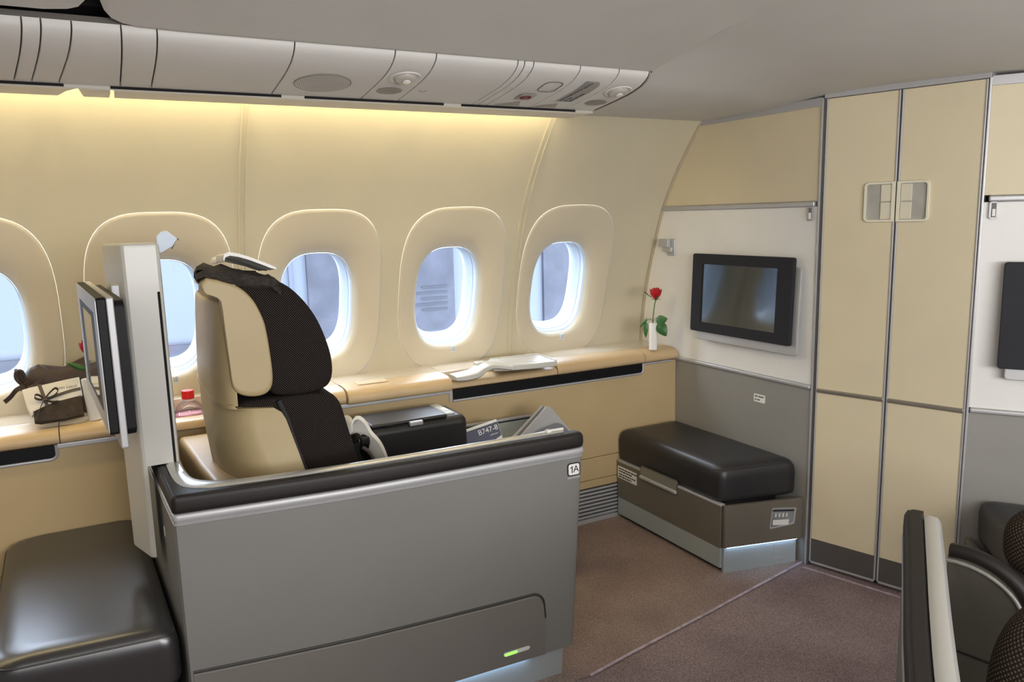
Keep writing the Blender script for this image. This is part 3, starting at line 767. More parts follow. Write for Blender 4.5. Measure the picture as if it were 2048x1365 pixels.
def build_shell():
    s = empty('seat_surround', (.7, 2.1, 0), 'grey privacy shell around the seat marked 1A with dark padded rim', 'seat shell', 'seat privacy shells')
    ps = shell_outline(0, .066)
    b = BM(); loft(b, [ring_at(ps, .10), ring_at(ps, .30), ring_at(ps, .55), ring_at(ps, .738), ring_at(shell_outline(-.002, .066), .742)], True, True); obj('side_panel', b, m_shell, s, 40)
    # rail
    b = BM(); loft(b, [ring_at(shell_outline(dd, .060), z) for dd, z in ((-.002, .742), (-.001, .745), (.004, .750), (.0055, .757), (.004, .765), (-.001, .770))], True, True); obj('silver_rail', b, m_silverp, s, 60)
    b = BM(); loft(b, [ring_at(shell_outline(dd, .062), z) for dd, z in ((.001, .738), (.0025, .7395), (.001, .742))], True, True); obj('rail_bead', b, m_silver, s, 60)
    # padded rim
    b = BM(); loft(b, [ring_at(pad_outline(dd), z) for dd, z in ((-.001, .770), (.003, .773), (.0045, .784), (.004, .803), (.001, .812), (-.004, .8165), (-.009, .818))], True, True); obj('padded_rim', b, m_padlea, s, 50)
    # stitched piping along the outer top edge
    b = BM(); path = [(.072, 2.94), (.1135, 2.07), (.117, 2.0615)] + [(x, sy(x)+.003) for x in (.125, .2, .33, .55, .75, .9, 1.1, 1.27, 1.30)]
    tube(b, [(x, y+.001, .8145) for x, y in path], .0022, 6); obj('piping', b, m_padlea, s)
    # inner silver capping
    b = BM()
    pa = PA
    pb = [(.158, 2.95), (.162, 2.45), (.168, 2.27), (.184, 2.19), (.215, 2.148), (.265, 2.122), (.33, 2.104), (.47, 2.086), (.61, 2.076), (.80, 2.068), (1.0, 2.062), (1.20, 2.056), (1.262, 2.053)]
    ca, cb = cat([(x, y, 0) for x, y in pa]), cat([(x, y, 0) for x, y in pb])
    rings = []
    for p, q in zip(ca, cb):
        m_ = (p+q)/2
        rings.append([Vector((p.x, p.y, .79)), Vector((p.x, p.y, .819)), Vector((p.x*.7+q.x*.3, p.y*.7+q.y*.3, .824)), Vector((p.x*.2+q.x*.8, p.y*.2+q.y*.8, .8215)), Vector((q.x, q.y, .812)), Vector((q.x, q.y, .76))])
    loft(b, rings, True, True); obj('inner_capping', b, mat('pale silver capping', (.62, .62, .60), .30, metal=.5, var=.02), s, 40)
    b = BM(); rbox(b, (1.205, 2.026, .818), (1.222, 2.046, .829), .005); tube(b, [(1.215, 2.036, .824), (1.268, 2.033, .824)], .0045, 8); obj('hinge_pin', b, m_whitem, s)
    # drawer front with rounded corner
    def dr_pts(d=0, g=0):
        pts = []
        for x in (.122, .25, .40, .55, .70, .85, 1.0, 1.11): pts.append((x, .325-.015*min(1, (x-.122)/.9)+g))
        cx, cz_, r = 1.112, .268, .042+g
        for a in range(0, 91, 15): pts.append((cx+r*math.sin(R(a))+.0, cz_+r*math.cos(R(a))))
        pts += [(1.158+g, .22), (1.163+g, .10)]
        pts += [(x, .10) for x in (1.05, .85, .7, .55, .4, .25, .122)]
        return pts
    P = dr_pts()
    def mp(off): return lambda u, v, q: Vector((u, sy(u)-q, v))
    b = BM()
    def strip_face(g, off0, off1, bev):
        pts = dr_pts(0, g)
        top = [p for p in pts if p[1] > .1001]; 
        # grid between the top contour and z=.10 so that it follows the bow
        rows = []
        for x, z in top:
            rows.append([(x, z), (x, .10)])
        return top
    top = [p for p in P if p[1] > .1001]
    rings = []
    for x, z in top:
        y = sy(x)
        rings.append([Vector((x, y-.0005, z)), Vector((x, y-.005, z-.001)), Vector((x, y-.007, z-.004)), Vector((x, y-.006, z-.010)), Vector((x, y-.0055, max(.101, z-.10))), Vector((x, y-.0055, .100)), Vector((x, y-.0005, .100))])
    loft(b, rings, False, False); dr = obj('drawer', b, mat('drawer grey', (.180, .170, .155), .55, var=.04, nscale=2, spec=.35), s, 40)
    b = BM(); tube(b, [(x+.001 if x < 1.1 else x+.004, sy(x)-.0008, z+.004) for x, z in top], .0042, 6); obj('shadow_groove', b, mat('groove dark', (.035, .033, .03), .6, var=.05), dr)
    # indicator light
    b = BM(); prism(b, rrect(.094, .012, .0058, 6), 0, .004, None, .001, 1, f=lambda u, v, q: Vector((1.054+u, sy(1.054)-.005-q-.0*u, .1405+v)));  il = obj('indicator_light', b, m_palelens, dr)
    b = BM(); prism(b, rrect(.048, .010, .0048, 6), 0, .0048, None, .001, 1, f=lambda u, v, q: Vector((1.032+u, sy(1.054)-.005-q, .1405+v))); obj('lit_segment', b, m_green, il)
    # kickboard
    b = BM(); loft(b, [ring_at([(x, y) for x, y in shell_outline(-.012, .045, 1.29)], z) for z in (.0, .10)], True, True); obj('kickboard', b, m_kick, s)
    b = BM(); prism(b, [(.62, sy(.62)-.003), (.85, sy(.85)-.003), (1.10, sy(1.1)-.003), (1.10, sy(1.1)+.010), (.85, sy(.85)+.010), (.62, sy(.62)+.010)], .0988, .0994); obj('floor_light_strip', b, m_led, s)
    # seat number
    M = frame((1.2745, sy(1.28)-.0004, .702), (1, -.03, 0), (0, 0, 1))
    b = BM(); prism(b, rrect(.047, .043, .009), 0, .0022, M, .0006, 1); pl = obj('seat_number_plate', b, m_ink, s); pl['label'] = 'small white plate reading 1A'
    b = BM(); prism(b, rrect(.040, .036, .007), .0022, .0028, M); obj('plate_face', b, m_paper, pl)
    text_obj('number_text', 'A', M @ Matrix.Translation((.0075, 0, .003)), .031, m_ink, pl, .0005)
    b = BM(); prism(b, [(-.0085, -.0112), (-.0055, -.0112), (-.0055, .0112), (-.0080, .0112), (-.0095, .0085), (-.0132, .0062), (-.0132, .0036), (-.0085, .0058)], .0028, .0035, M); obj('number_text', b, m_ink, pl)
    b = BM(); prism(b, rrect(.047, .006, .002), 0, .0015, frame((1.2745, sy(1.28)-.0004, .675), (1, -.03, 0), (0, 0, 1))); obj('plate_lower_edge', b, m_silver, s)  # silver strip along the foot of the number plate
    # small button on the back face
    b = BM(); rbox(b, (.0985, 2.325, .615), (.106, 2.345, .645), .002); obj('back_button', b, m_whitem, s)
    b = BM(); tube(b, [(.1135, 2.075, .10), (.1135, 2.075, .74)], .0018, 6); obj('corner_bead', b, m_silverp, s)
    return s
shell = build_shell()
sh2 = dup(shell, None, MIR, skip=('seat_number_plate', 'plate_lower_edge', 'hinge_pin'))
tag(sh2, 'grey privacy shell across the aisle, seen from above with dark rim and pale inner capping', 'seat shell', 'seat privacy shells')

# ------------------------------------------------------------------ seat
def build_seat():
    s = empty('first_class_seat', (.45, 2.55, 0), 'beige reclined airline seat with black mesh cushions inside the grey shell', 'seat')
    # deck behind the backrest
    def deck(d, z):
        pts = [(.200-d, 2.95), (.212-d, 2.80), (.226-d, 2.55), (.243-d, 2.36), (.258-d, 2.22-d), (.285, 2.185-d), (.33, 2.165-d), (.50, 2.15-d), (.56, 2.15-d), (.56, 2.95)]
        return [Vector((x, y, z)) for x, y in pts]
    b = BM(); loft(b, [deck(-.02, .45), deck(-.004, .66), deck(.0, .70), deck(.0, .722), deck(-.003, .733), deck(-.010, .739), deck(-.02, .7405)], True, True); obj('seat_deck', b, m_tan, s, 50)
    # backrest shell
    def sec(z, xr, xf, y0=2.235, y1=2.90, r=.10, r2=.10):
        pts = [(xf, y0)]
        for a in range(0, 91, 15): pts.append((xr+r-r*math.sin(R(a)), y0+r2-r2*math.cos(R(a))))
        pts += [(xr-.004, (y0+y1)/2)]
        for a in range(90, -1, -15): pts.append((xr+r-r*math.sin(R(a)), y1-r2+r2*math.cos(R(a))))
        pts += [(xf, y1)]
        return [Vector((x, y, z)) for x, y in pts]
    secs = [(.735, .277, .500, 2.225, 2.91, .16, .34), (.742, .276, .498, 2.226, 2.91, .16, .34), (.775, .271, .488, 2.236, 2.90, .14, .29), (.82, .268, .477, 2.243, 2.895, .12, .25), (.88, .265, .461, 2.248, 2.89, .105, .21), (.93, .265, .447, 2.250, 2.885, .10, .20), (.952, .265, .436, 2.250, 2.885, .10, .20), (.968, .265, .415, 2.250, 2.885, .095, .20), (.974, .265, .36, 2.250, 2.885, .075, .19), (.978, .265, .315, 2.25, 2.885, .045, .18), (.990, .265, .305, 2.25, 2.885, .04, .17)]
    b = BM(); loft(b, [sec(*q) for q in secs], True, True); obj('backrest_shell', b, m_tanshell, s, 50)
    # crease bead where the shell meets the deck
    b = BM(); tube(b, [p+Vector((-.001, 0, .0)) for p in sec(.742, .275, .500, 2.222, 2.91, .162, .343)][:-1], .0022, 6); obj('deck_welt', b, mat('tan piping', (.62, .48, .31), .45, var=.03), s)
    # spine panel that slides behind the headrest
    sp = [(.985, .2655), (1.05, .2665), (1.15, .271), (1.25, .277), (1.26, .278), (1.272, .280), (1.278, .284), (1.281, .292)]
    b = BM(); loft(b, [sec(z, x, .318, 2.258, 2.876, .05, .17) for z, x in sp], True, True); obj('spine_panel', b, m_tanshell, s, 50)
    b = BM(); loft(b, [sec(z, .292, .318, 2.262, 2.87, .045, .16) for z in (1.25, 1.32)], True, True); obj('spine_slot', b, mat('slot tan', (.30, .22, .11), .6, var=.03), s, 50)
    # headrest shell: wings on both sides + top band
    hz = [(1.312, .281, .305), (1.325, .281, .300), (1.336, .282, .298), (1.342, .284, .296)]
    b = BM(); loft(b, [sec(z, x, f, 2.254, 2.88, .055, .17) for z, x, f in hz], True, True); obj('headrest_band', b, m_tanshell, s, 50)
    for sg, nm in ((0, 'near'), (1, 'far')):
        b = BM(); ctr = [(.262, 1.356), (.30, 1.345), (.345, 1.325), (.380, 1.288), (.403, 1.235), (.412, 1.19), (.419, 1.10), (.418, 1.045), (.405, 1.018), (.38, 1.008), (.345, 1.011), (.318, 1.025), (.306, 1.05), (.303, 1.10), (.298, 1.20), (.294, 1.285), (.286, 1.306), (.268, 1.318), (.250, 1.326), (.247, 1.342)]
        cs = cat([(x, 0, z) for x, z in ctr+[ctr[0]]], 4)[:-1]
        cx_ = sum(p.x for p in cs)/len(cs); cz_ = sum(p.z for p in cs)/len(cs)
        rings = []
        for k, dy in ((.96, .035), (1.0, .028), (1.0, .006), (.985, .001), (.95, -.002), (.9, -.003)):
            y = 2.250+dy if sg == 0 else 2.888-dy
            rings.append([Vector((cx_+(p.x-cx_)*k+(0 if sg == 0 else .062*max(0, 1-(p.x-.247)/.17)), y, cz_+(p.z-cz_)*k)) for p in cs])
        loft(b, rings, True, True); obj('headrest_wing', b, m_tanshell, s, 40)
    # cushions (uv in metres for the mesh weave)
    def cushion(name, side, y0, y1, rnd, m, dome=.02):
        P = cat([(x, 0, z) for x, z in side+[side[0]]], 5)[:-1]; n = len(P)
        cx_ = sum(p.x for p in P)/n; cz_ = sum(p.z for p in P)/n
        prm = [0]
        for k in range(n): prm.append(prm[-1]+(P[(k+1) % n]-P[k]).length)
        rings = []; ys = []
        K = [(y0-dome*.35, .0), (y0-dome*.33, .3), (y0-dome*.25, .6), (y0-dome*.1, .85), (y0+.004, .95), (y0+rnd*.5, .985), (y0+rnd*1.4, 1.0)]
        prof = K + [((y0+y1)/2, 1.0)] + [(y0+y1-y, k) for y, k in K[::-1]]
        for y, k in prof:
            k = max(k, .02); rings.append([Vector((cx_+(p.x-cx_)*k, y, cz_+(p.z-cz_)*k)) for p in P])
        b = BM(); lay = None
        V = loft(b, rings, True, True)
        lay = b.loops.layers.uv.verify()
        bm_ = b; bm_.faces.ensure_lookup_table()
        for f in bm_.faces:
            f.normal_update(); nrm = f.normal
            for l in f.loops:
                co = l.vert.co
                if abs(nrm.y) > .6: l[lay].uv = (co.x, co.z)
                elif abs(nrm.x) > .6: l[lay].uv = (co.y, co.z)
                else: l[lay].uv = (co.y, co.x)
        return obj(name, b, m, s, 80)
    hc = [(.330, 1.340), (.385, 1.352), (.455, 1.335), (.51, 1.296), (.560, 1.225), (.592, 1.14), (.603, 1.075), (.597, 1.025), (.572, 1.000), (.52, .990), (.46, .992), (.425, 1.0), (.405, 1.02), (.36, 1.06), (.335, 1.2)]
    cushion('headrest_cushion', hc, 2.272, 2.866, .02, m_fab, .02)
    lc = [(.318, .984), (.36, .993), (.44, .992), (.53, .992), (.585, .984), (.615, .958), (.632, .90), (.655, .80), (.680, .70), (.70, .60), (.56, .60), (.50, .70), (.45, .88), (.40, .965)]
    cushion('back_cushion', lc, 2.268, 2.87, .02, m_fab, .016)
    sc = [(.55, .60), (.62, .615), (.80, .60), (1.05, .585), (1.11, .57), (1.12, .54), (1.10, .48), (.60, .47)]
    cushion('seat_cushion', sc, 2.26, 2.66, .02, m_fab, .01)
    b = BM(); tube(b, [(.432, 2.262, .985), (.452, 2.258, .93), (.470, 2.256, .85), (.492, 2.252, .77), (.505, 2.25, .70)], .008, 8); obj('edge_trim', b, m_leather, s)
    # headrest cloth: crumpled mesh cover lying over the top
    b = BM(); rings = []; random.seed(3)
    xs = [.236, .243, .262, .285, .31, .34, .37, .40, .43, .46]
    top = [1.368, 1.383, 1.388, 1.386, 1.382, 1.378, 1.373, 1.366, 1.355, 1.338]; bot = [1.362, 1.350, 1.342, 1.332, 1.324, 1.316, 1.308, 1.302, 1.300, 1.296]
    nY = 22
    for x, zt, zb in zip(xs, top, bot):
        ring = []
        for k in range(nY):
            a = 2*math.pi*k/nY; c, sn = math.cos(a), math.sin(a)
            yy = 2.54 + .285*math.copysign(abs(c)**.45, c)
            zz = (zt+zb)/2 + (zt-zb)/2*math.copysign(abs(sn)**.7, sn)
            j = .005*math.sin(x*120+k*2.1)+.0035*math.sin(x*260-k*3.3)+.004*random.uniform(-1, 1)
            yy = min(2.82, yy)
            ring.append(Vector((x+.3*j+.112*(yy-2.3)*max(0, min(1, (.40-x)/.15)), yy-.006+j, zz+j-.085*max(0, yy-2.3))))
        rings.append(ring)
    loft(b, rings, True, True); hc_o = obj('headrest_cover', b, m_head, s, 80)
    return s
build_seat()
# white antimacassar cloth lying on the headrest
def build_cloth():
    b = BM(); rings = []
    path = [(.312, 1.396), (.315, 1.411), (.328, 1.415), (.352, 1.409), (.38, 1.400), (.41, 1.389), (.437, 1.377), (.452, 1.368)]
    n = 9
    for k in range(n):
        y = 2.262+.24*k/(n-1)
        up = [Vector((x+.006*math.sin(k*1.3), y, z+.002*math.sin(k*2.0+x*40)-.080*(y-2.3)+.004)) for x, z in path]
        dn = [p+Vector((.002, 0, -.010 if 0 < i < len(up)-1 else -.005)) for i, p in enumerate(up)]
        rings.append(up+dn[::-1])
    loft(b, rings, True, True)
    o = obj('headrest_cloth', b, m_cloth, None, 60); tag(o, 'white folded cloth draped on top of the beige seat headrest', 'cloth')
build_cloth()

# ------------------------------------------------------------------ belt
def build_belt():
    r = empty('seat_belt', (.75, 2.45, .60), 'cream padded belt loop with black strap beside the seat cushion', 'seat belt')
    b = BM(); strap(b, cat([(.680, 2.48, .806), (.692, 2.475, .828), (.712, 2.47, .834), (.728, 2.465, .815), (.742, 2.46, .785), (.768, 2.455, .748), (.785, 2.45, .70), (.795, 2.45, .64)], 4), (.7, -.75, .1), .062, .016); obj('padded_webbing', b, m_cream, r)
    b = BM(); strap(b, cat([(.690, 2.42, .785), (.712, 2.41, .795), (.728, 2.405, .782), (.725, 2.402, .765), (.722, 2.40, .745), (.738, 2.40, .70), (.742, 2.40, .64)], 4), (.7, -.7, .0), .030, .008); obj('black_strap', b, m_black, r)
    b = BM(); tube(b, cat([(.712, 2.385, .765), (.733, 2.38, .745), (.752, 2.38, .70), (.756, 2.38, .64)], 4), .006, 6); obj('strap_edge', b, m_ribbon, r)
    b = BM(); rbox(b, (.705, 2.37, .775), (.735, 2.39, .800), .005); obj('buckle', b, m_black, r)
build_belt()

# ------------------------------------------------------------------ armrest box, storage tray, folders
def build_armrest():
    a = empty('armrest_console', (1.0, 2.82, 0), 'black leather armrest box with silver latch beside the tan console', 'armrest')
    b = BM(); rbox(b, (.722, 2.715, .42), (1.252, 2.935, .727), .035, 4); obj('box', b, m_leather, a, 60)
    b = BM(); rbox(b, (.85, 2.725, .722), (1.165, 2.905, .738), .012, 3); lid = obj('lid', b, m_leather, a, 60)
    b = BM(); tube(b, [(.85, 2.90, .729), (.87, 2.75, .7285), (.90, 2.722, .727), (1.0, 2.714, .722), (1.15, 2.716, .722)], .002, 6); obj('lid_seam', b, m_void, lid)
    b = BM(); rbox(b, (1.0, 2.708, .714), (1.055, 2.726, .732), .004); obj('latch', b, m_silver, lid)
    b = BM(); rbox(b, (1.168, 2.75, .722), (1.208, 2.925, .7335), .006, 3); cp = obj('control_panel', b, m_tray, a, 60)
    b = BM(); rbox(b, (1.177, 2.79, .7325), (1.199, 2.84, .736), .003); obj('button', b, m_whitem, cp)
build_armrest()

def build_tray():
    t = empty('storage_tray', (1.42, 2.8, 0), 'pale grey open storage tray holding folders ahead of the black armrest', 'tray')
    x0, x1, y0, y1, z0, z1 = 1.256, 1.655, 2.60, 2.968, .40, .606
    for nm, lo, hi in (('back_wall', (x0, y1-.012, z0), (x1+.02, y1, z1)), ('side_wall', (x0, y0, z0), (x0+.012, y1, z1-.04)), ('floor_pan', (x0, y0, z0), (x1, y1, z0+.012)), ('front_wall', (x0, y0, z0), (x1, y0+.012, z1-.12))):
        b = BM(); rbox(b, lo, hi, .003); obj(nm, b, m_tray, t)
    b = BM(); rbox(b, (x0, y1-.02, z1-.004), (x1+.02, y1+.004, z1+.006), .003); obj('rim', b, m_silverp, t)
    b = BM(); rbox(b, (x0, y1-.014, z1-.012), (x1+.02, y1-.012, z1-.006), 0); obj('rim_groove', b, m_ink, t)
    b = BM(); rbox(b, (x0+.02, 2.62, .0), (x1-.02, 2.95, .40), .01); obj('pedestal', b, m_shell, t)
build_tray()

def build_papers():
    def Q(M, pts, w0, w1, m, name, parent, bev=0.0):
        b = BM(); prism(b, pts, w0, w1, M, bev, 1); return obj(name, b, m, parent)
    # frame: u forward, v up, w toward the aisle
    def fr(y): return frame((0, y, 0), (1, 0, 0), (0, 0, 1))   # w = -Y
    M = fr(2.76)
    f1 = empty('document_folder', (1.50, 2.76, .41), 'thin grey folder leaning behind the larger grey folder in the tray', 'folder')
    Q(M, [(1.415, .545), (1.43, .535), (1.625, .692), (1.615, .703)], 0, .012, m_greypap, 'cover', f1, .001)
    M = fr(2.72)
    f2 = empty('document_folder', (1.55, 2.72, .41), 'large two-tone grey folder standing on its corner in the storage tray', 'folder')
    Q(M, [(1.420, .545), (1.612, .708), (1.634, .700), (1.738, .575), (1.70, .50), (1.45, .50)], 0, .010, m_greypap, 'cover', f2, .001)
    cur = [(1.440, .548), (1.475, .578), (1.52, .603), (1.58, .622), (1.64, .634), (1.662, .632), (1.682, .622), (1.735, .568), (1.70, .50), (1.45, .50)]
    Q(M, cur, .0102, .016, m_greydk, 'front_pocket', f2, .001)
    b = BM(); tube(b, [M @ Vector((u, v, .017)) for u, v in cur[:7]], .0018, 5); obj('pocket_edge', b, m_greypap, f2)
    # safety card
    M4 = frame((1.365, 2.84, .575), (.97, -.10, .20), (-.16, .35, .93)) @ Matrix.Scale(1.06, 4)
    c = empty('safety_card', (1.365, 2.84, .52), 'navy safety card with pale edges reading B747-8 standing in the tray', 'card')
    Q(M4, rrect(.168, .112, .004), 0, .002, m_paper, 'sheet', c)
    Q(M4, [(-.083, .045), (.083, .045), (.083, -.012), (-.055, -.054), (-.083, -.054)], .002, .0026, m_navy, 'navy_band', c)
    text_obj('card_text', 'B747-8', M4 @ Matrix.Translation((.036, .024, .0028)), .030, m_paper, c, .0003)
    text_obj('small_text', 'Lufthansa', M4 @ Matrix.Translation((.055, .002, .0028)), .009, m_paper, c, .0002)
build_papers()

# ------------------------------------------------------------------ tray table on the console
def build_table():
    t = empty('tray_table', (1.55, 3.0, .83), 'white folded tray table with curved arm lying on the tan console', 'tray table')
    zt = .856
    P = [(1.490, 2.955), (1.535, 3.10), (1.552, 3.118), (1.575, 3.122), (1.785, 3.103), (1.800, 3.094), (1.806, 3.078), (1.788, 2.915), (1.780, 2.898), (1.765, 2.893), (1.66, 2.905), (1.55, 2.925)]
    b = BM(); prism(b, P, zt-.024, zt, None, .004, 2); top = obj('table_top', b, m_white, t, 40)
    ins = [(1.56, 2.962), (1.585, 3.098), (1.775, 3.082), (1.760, 2.918)]
    b = BM(); prism(b, ins, zt, zt+.0012, None, 0); obj('inlay', b, mat('table inlay', (.58, .57, .54), .25, var=.02, coat=.4), top)
    b = BM(); tube(b, [(1.552, 3.112, zt+.001), (1.785, 3.094, zt+.001), (1.797, 3.08, zt+.001), (1.779, 2.904, zt+.001)], .004, 8); obj('raised_lip', b, m_white, top)
    # arm
    b = BM()
    ctr = cat([(1.305, 2.985, .8215), (1.32, 2.978, .822), (1.345, 2.972, .823), (1.375, 2.970, .826), (1.405, 2.970, .832), (1.435, 2.970, .849), (1.465, 2.970, .859), (1.50, 2.968, .857), (1.56, 2.960, .846)], 4)
    rings = []
    for k, p in enumerate(ctr):
        t_ = k/(len(ctr)-1); w = .040+.012*t_; h = .013+.004*math.sin(math.pi*min(1, t_*1.3))
        d = (ctr[min(k+1, len(ctr)-1)]-ctr[max(k-1, 0)]).normalized(); n = Vector((-d.z, 0, d.x)); wv = Vector((0, 1, 0))
        rings.append([p + wv*(w*c) + n*(h*s_) for c, s_ in ((1, -.6), (1, .5), (.8, .95), (-.75, .95), (-1, .5), (-1, -.5), (-.8, -.9), (.8, -.9))])
    loft(b, rings, True, True); arm = obj('support_arm', b, m_white, t, 50)
    b = BM(); rbox(b, (1.425, 2.985, .852), (1.475, 3.03, .873), .008, 3); obj('hinge_block', b, m_white, arm)
build_table()

# ------------------------------------------------------------------ ottomans
def build_ottoman():
    o = empty('ottoman', (2.36, 2.62, 0), 'black leather ottoman with taupe front under the wall screen nearest the windows', 'ottoman', 'ottomans')
    def poly(d, x0=2.182):
        return [(x0-d, 2.285-d), (x0+.012-d, 2.268-d), (x0+.03, 2.262-d), (2.42, 2.218-d), (2.535, 2.196-d), (2.545, 2.20-d), (2.547, 2.98), (x0-d, 2.985)]
    # cushion
    def cpoly(d, s=0): return [(2.180-d, 2.33), (2.182-d, 2.30), (2.192-d*.7, 2.280-d*.6), (2.212, 2.269-d), (2.38, 2.232-d), (2.50, 2.206-d), (2.530+d*.4, 2.203-d*.6), (2.542+d*.2, 2.218), (2.546, 2.28), (2.546, 2.978), (2.20, 2.984), (2.185-d, 2.978)]
    ccx, ccy = 2.36, 2.6
    def cins(d, z): return [Vector((ccx+(x-ccx)*(1+d/.18), ccy+(y-ccy)*(1+d/.38), z)) for x, y in cpoly(0)]
    b = BM(); loft(b, [cins(d, z) for d, z in ((-.012, .302), (-.003, .308), (0, .325), (.001, .40), (-.003, .428), (-.012, .445), (-.026, .4545), (-.045, .459), (-.075, .461))], True, True); obj('cushion', b, m_leather, o, 70)
    b = BM(); tube(b, [(2.187, 2.33, .436), (2.19, 2.305, .44), (2.205, 2.284, .441), (2.25, 2.270, .441), (2.40, 2.237, .441), (2.51, 2.214, .441)], .0025, 6); obj('cushion_seam', b, m_leather, o)
    # front door
    b = BM(); rbox(b, (2.176, 2.268, .11), (2.20, 2.985, .300), .003); fd = obj('front_panel', b, m_ottb, o)
    b = BM(); rbox(b, (2.1735, 2.266, .294), (2.20, 2.985, .302), .002); obj('top_edge', b, m_silverp, fd)
    b = BM(); rbox(b, (2.178, 2.268, .022), (2.20, 2.985, .110), .002); obj('kickboard', b, m_kick, o)
    b = BM(); rbox(b, (2.20, 2.275, 0), (2.50, 2.97, .30), 0); obj('core', b, m_void, o)
    # handle plate
    M = frame((2.1745, 2.665, .294), (0, -1, 0), (0, 0, 1))
    b = BM(); prism(b, rrect(.262, .066, .014), -.002, .004, M, .0015, 1); h = obj('handle', b, m_dkmetal, fd)
    b = BM(); prism(b, rrect(.252, .058, .012), .004, .006, M, .001, 1); obj('handle_plate', b, mat('handle taupe', (.30, .29, .25), .3, metal=.4, var=.08), h)
    b = BM(); rbox(b, (2.160, 2.535, .263), (2.175, 2.795, .280), .006, 3); obj('handle_lip', b, m_silver, h)
    # white placard with four lines
    M = frame((2.1755, 2.905, .243), (0, -1, 0), (0, 0, 1))
    b = BM(); prism(b, rrect(.150, .060, .003), -.001, .0012, M); p = obj('placard', b, m_paper, fd)
    b = BM(); random.seed(5)
    for k, L_ in enumerate((.128, .085, .125, .10)):
        u = -.066; z = .019-.0125*k - (.002 if k > 1 else 0)
        while u < -.066+L_:
            w = random.uniform(.008, .024); prism(b, [(u, z-.003), (u+w, z-.003), (u+w, z+.003), (u, z+.003)], .0012, .0018, M); u += w+.004
    obj('placard_lines', b, m_ink, p)
    # end panel facing the aisle
    e0, e1 = Vector((2.180, 2.246, 0)), Vector((2.547, 2.166, 0)); u = (e1-e0).normalized(); L_ = (e1-e0).length
    M = frame(e0, u, (0, 0, 1))      # w = u x z : toward the aisle
    b = BM(); prism(b, [(0, .118), (L_, .110), (L_, .292), (0, .300)], -.02, .002, M, .003, 2); ep = obj('end_panel', b, m_ottb, o)
    b = BM(); prism(b, [(.004, .0), (L_-.02, .0), (L_-.02, .112), (.004, .118)], -.03, -.010, M, .002, 1); obj('end_kickboard', b, m_kick, o)
    b = BM(); prism(b, [(.012, .1173), (L_-.025, .1103), (L_-.025, .1110), (.012, .1180)], -.0095, .0012, M); obj('floor_light_strip', b, m_led, o)
    b = BM(); prism(b, [(.245, .035), (.247, .03), (.285, .03), (.287, .035), (.283, .035), (.249, .035)], -.0105, -.008, M); tube(b, [M @ Vector((.244, .10, -.0095)), M @ Vector((.244, .034, -.0095)), M @ Vector((.250, .030, -.0095)), M @ Vector((.283, .030, -.0095))], .0013, 5); obj('kick_hatch', b, m_silverp, o)
    # recessed control panel
    A = [(.212, .178), (.222, .262), (.228, .266), (.336, .255), (.341, .249), (.334, .186), (.327, .181), (.219, .174)]
    cp0 = [M @ Vector((x, z, .003)) for x, z in A]; cp1 = [M @ Vector((.276+(x-.276)*.93, .22+(z-.22)*.90, .003)) for x, z in A]; cp2 = [M @ Vector((.276+(x-.276)*.88, .22+(z-.22)*.84, -.010+.012)) for x, z in A]
    b = BM(); loft(b, [[M @ Vector((x, z, .0)) for x, z in A], cp0, cp1, cp2], True, False); c = obj('control_panel', b, m_silver, ep)
    b = BM(); b.faces.new([b.verts.new(p) for p in cp2]); obj('panel_back', b, mat('control back', (.42, .44, .45), .4, var=.08, metal=.2), c)
    b = BM(); prism(b, [(.224, .250), (.330, .239), (.330, .246), (.226, .257)], .0025, .0032, M); obj('hood_shadow', b, m_ink, c)
    for k in range(4):
        x = .236+k*.018; b = BM(); prism(b, [(x, .224-.0016*k), (x+.006, .2235-.0016*k), (x+.008, .240-.0018*k), (x+.002, .2405-.0018*k)], .002, .005, M, .001, 1); obj('switch', b, m_whitem, c)
    b = BM(); prism(b, [(.226, .190), (.302, .182), (.306, .205), (.228, .212)], .002, .0035, M); obj('key_row', b, m_whitem, c)
    return o
ott = build_ottoman()
o2 = dup(ott, None, MIR, skip=('placard',)); tag(o2, 'black leather ottoman beyond the closet, mostly hidden by the shell across the aisle', 'ottoman', 'ottomans')
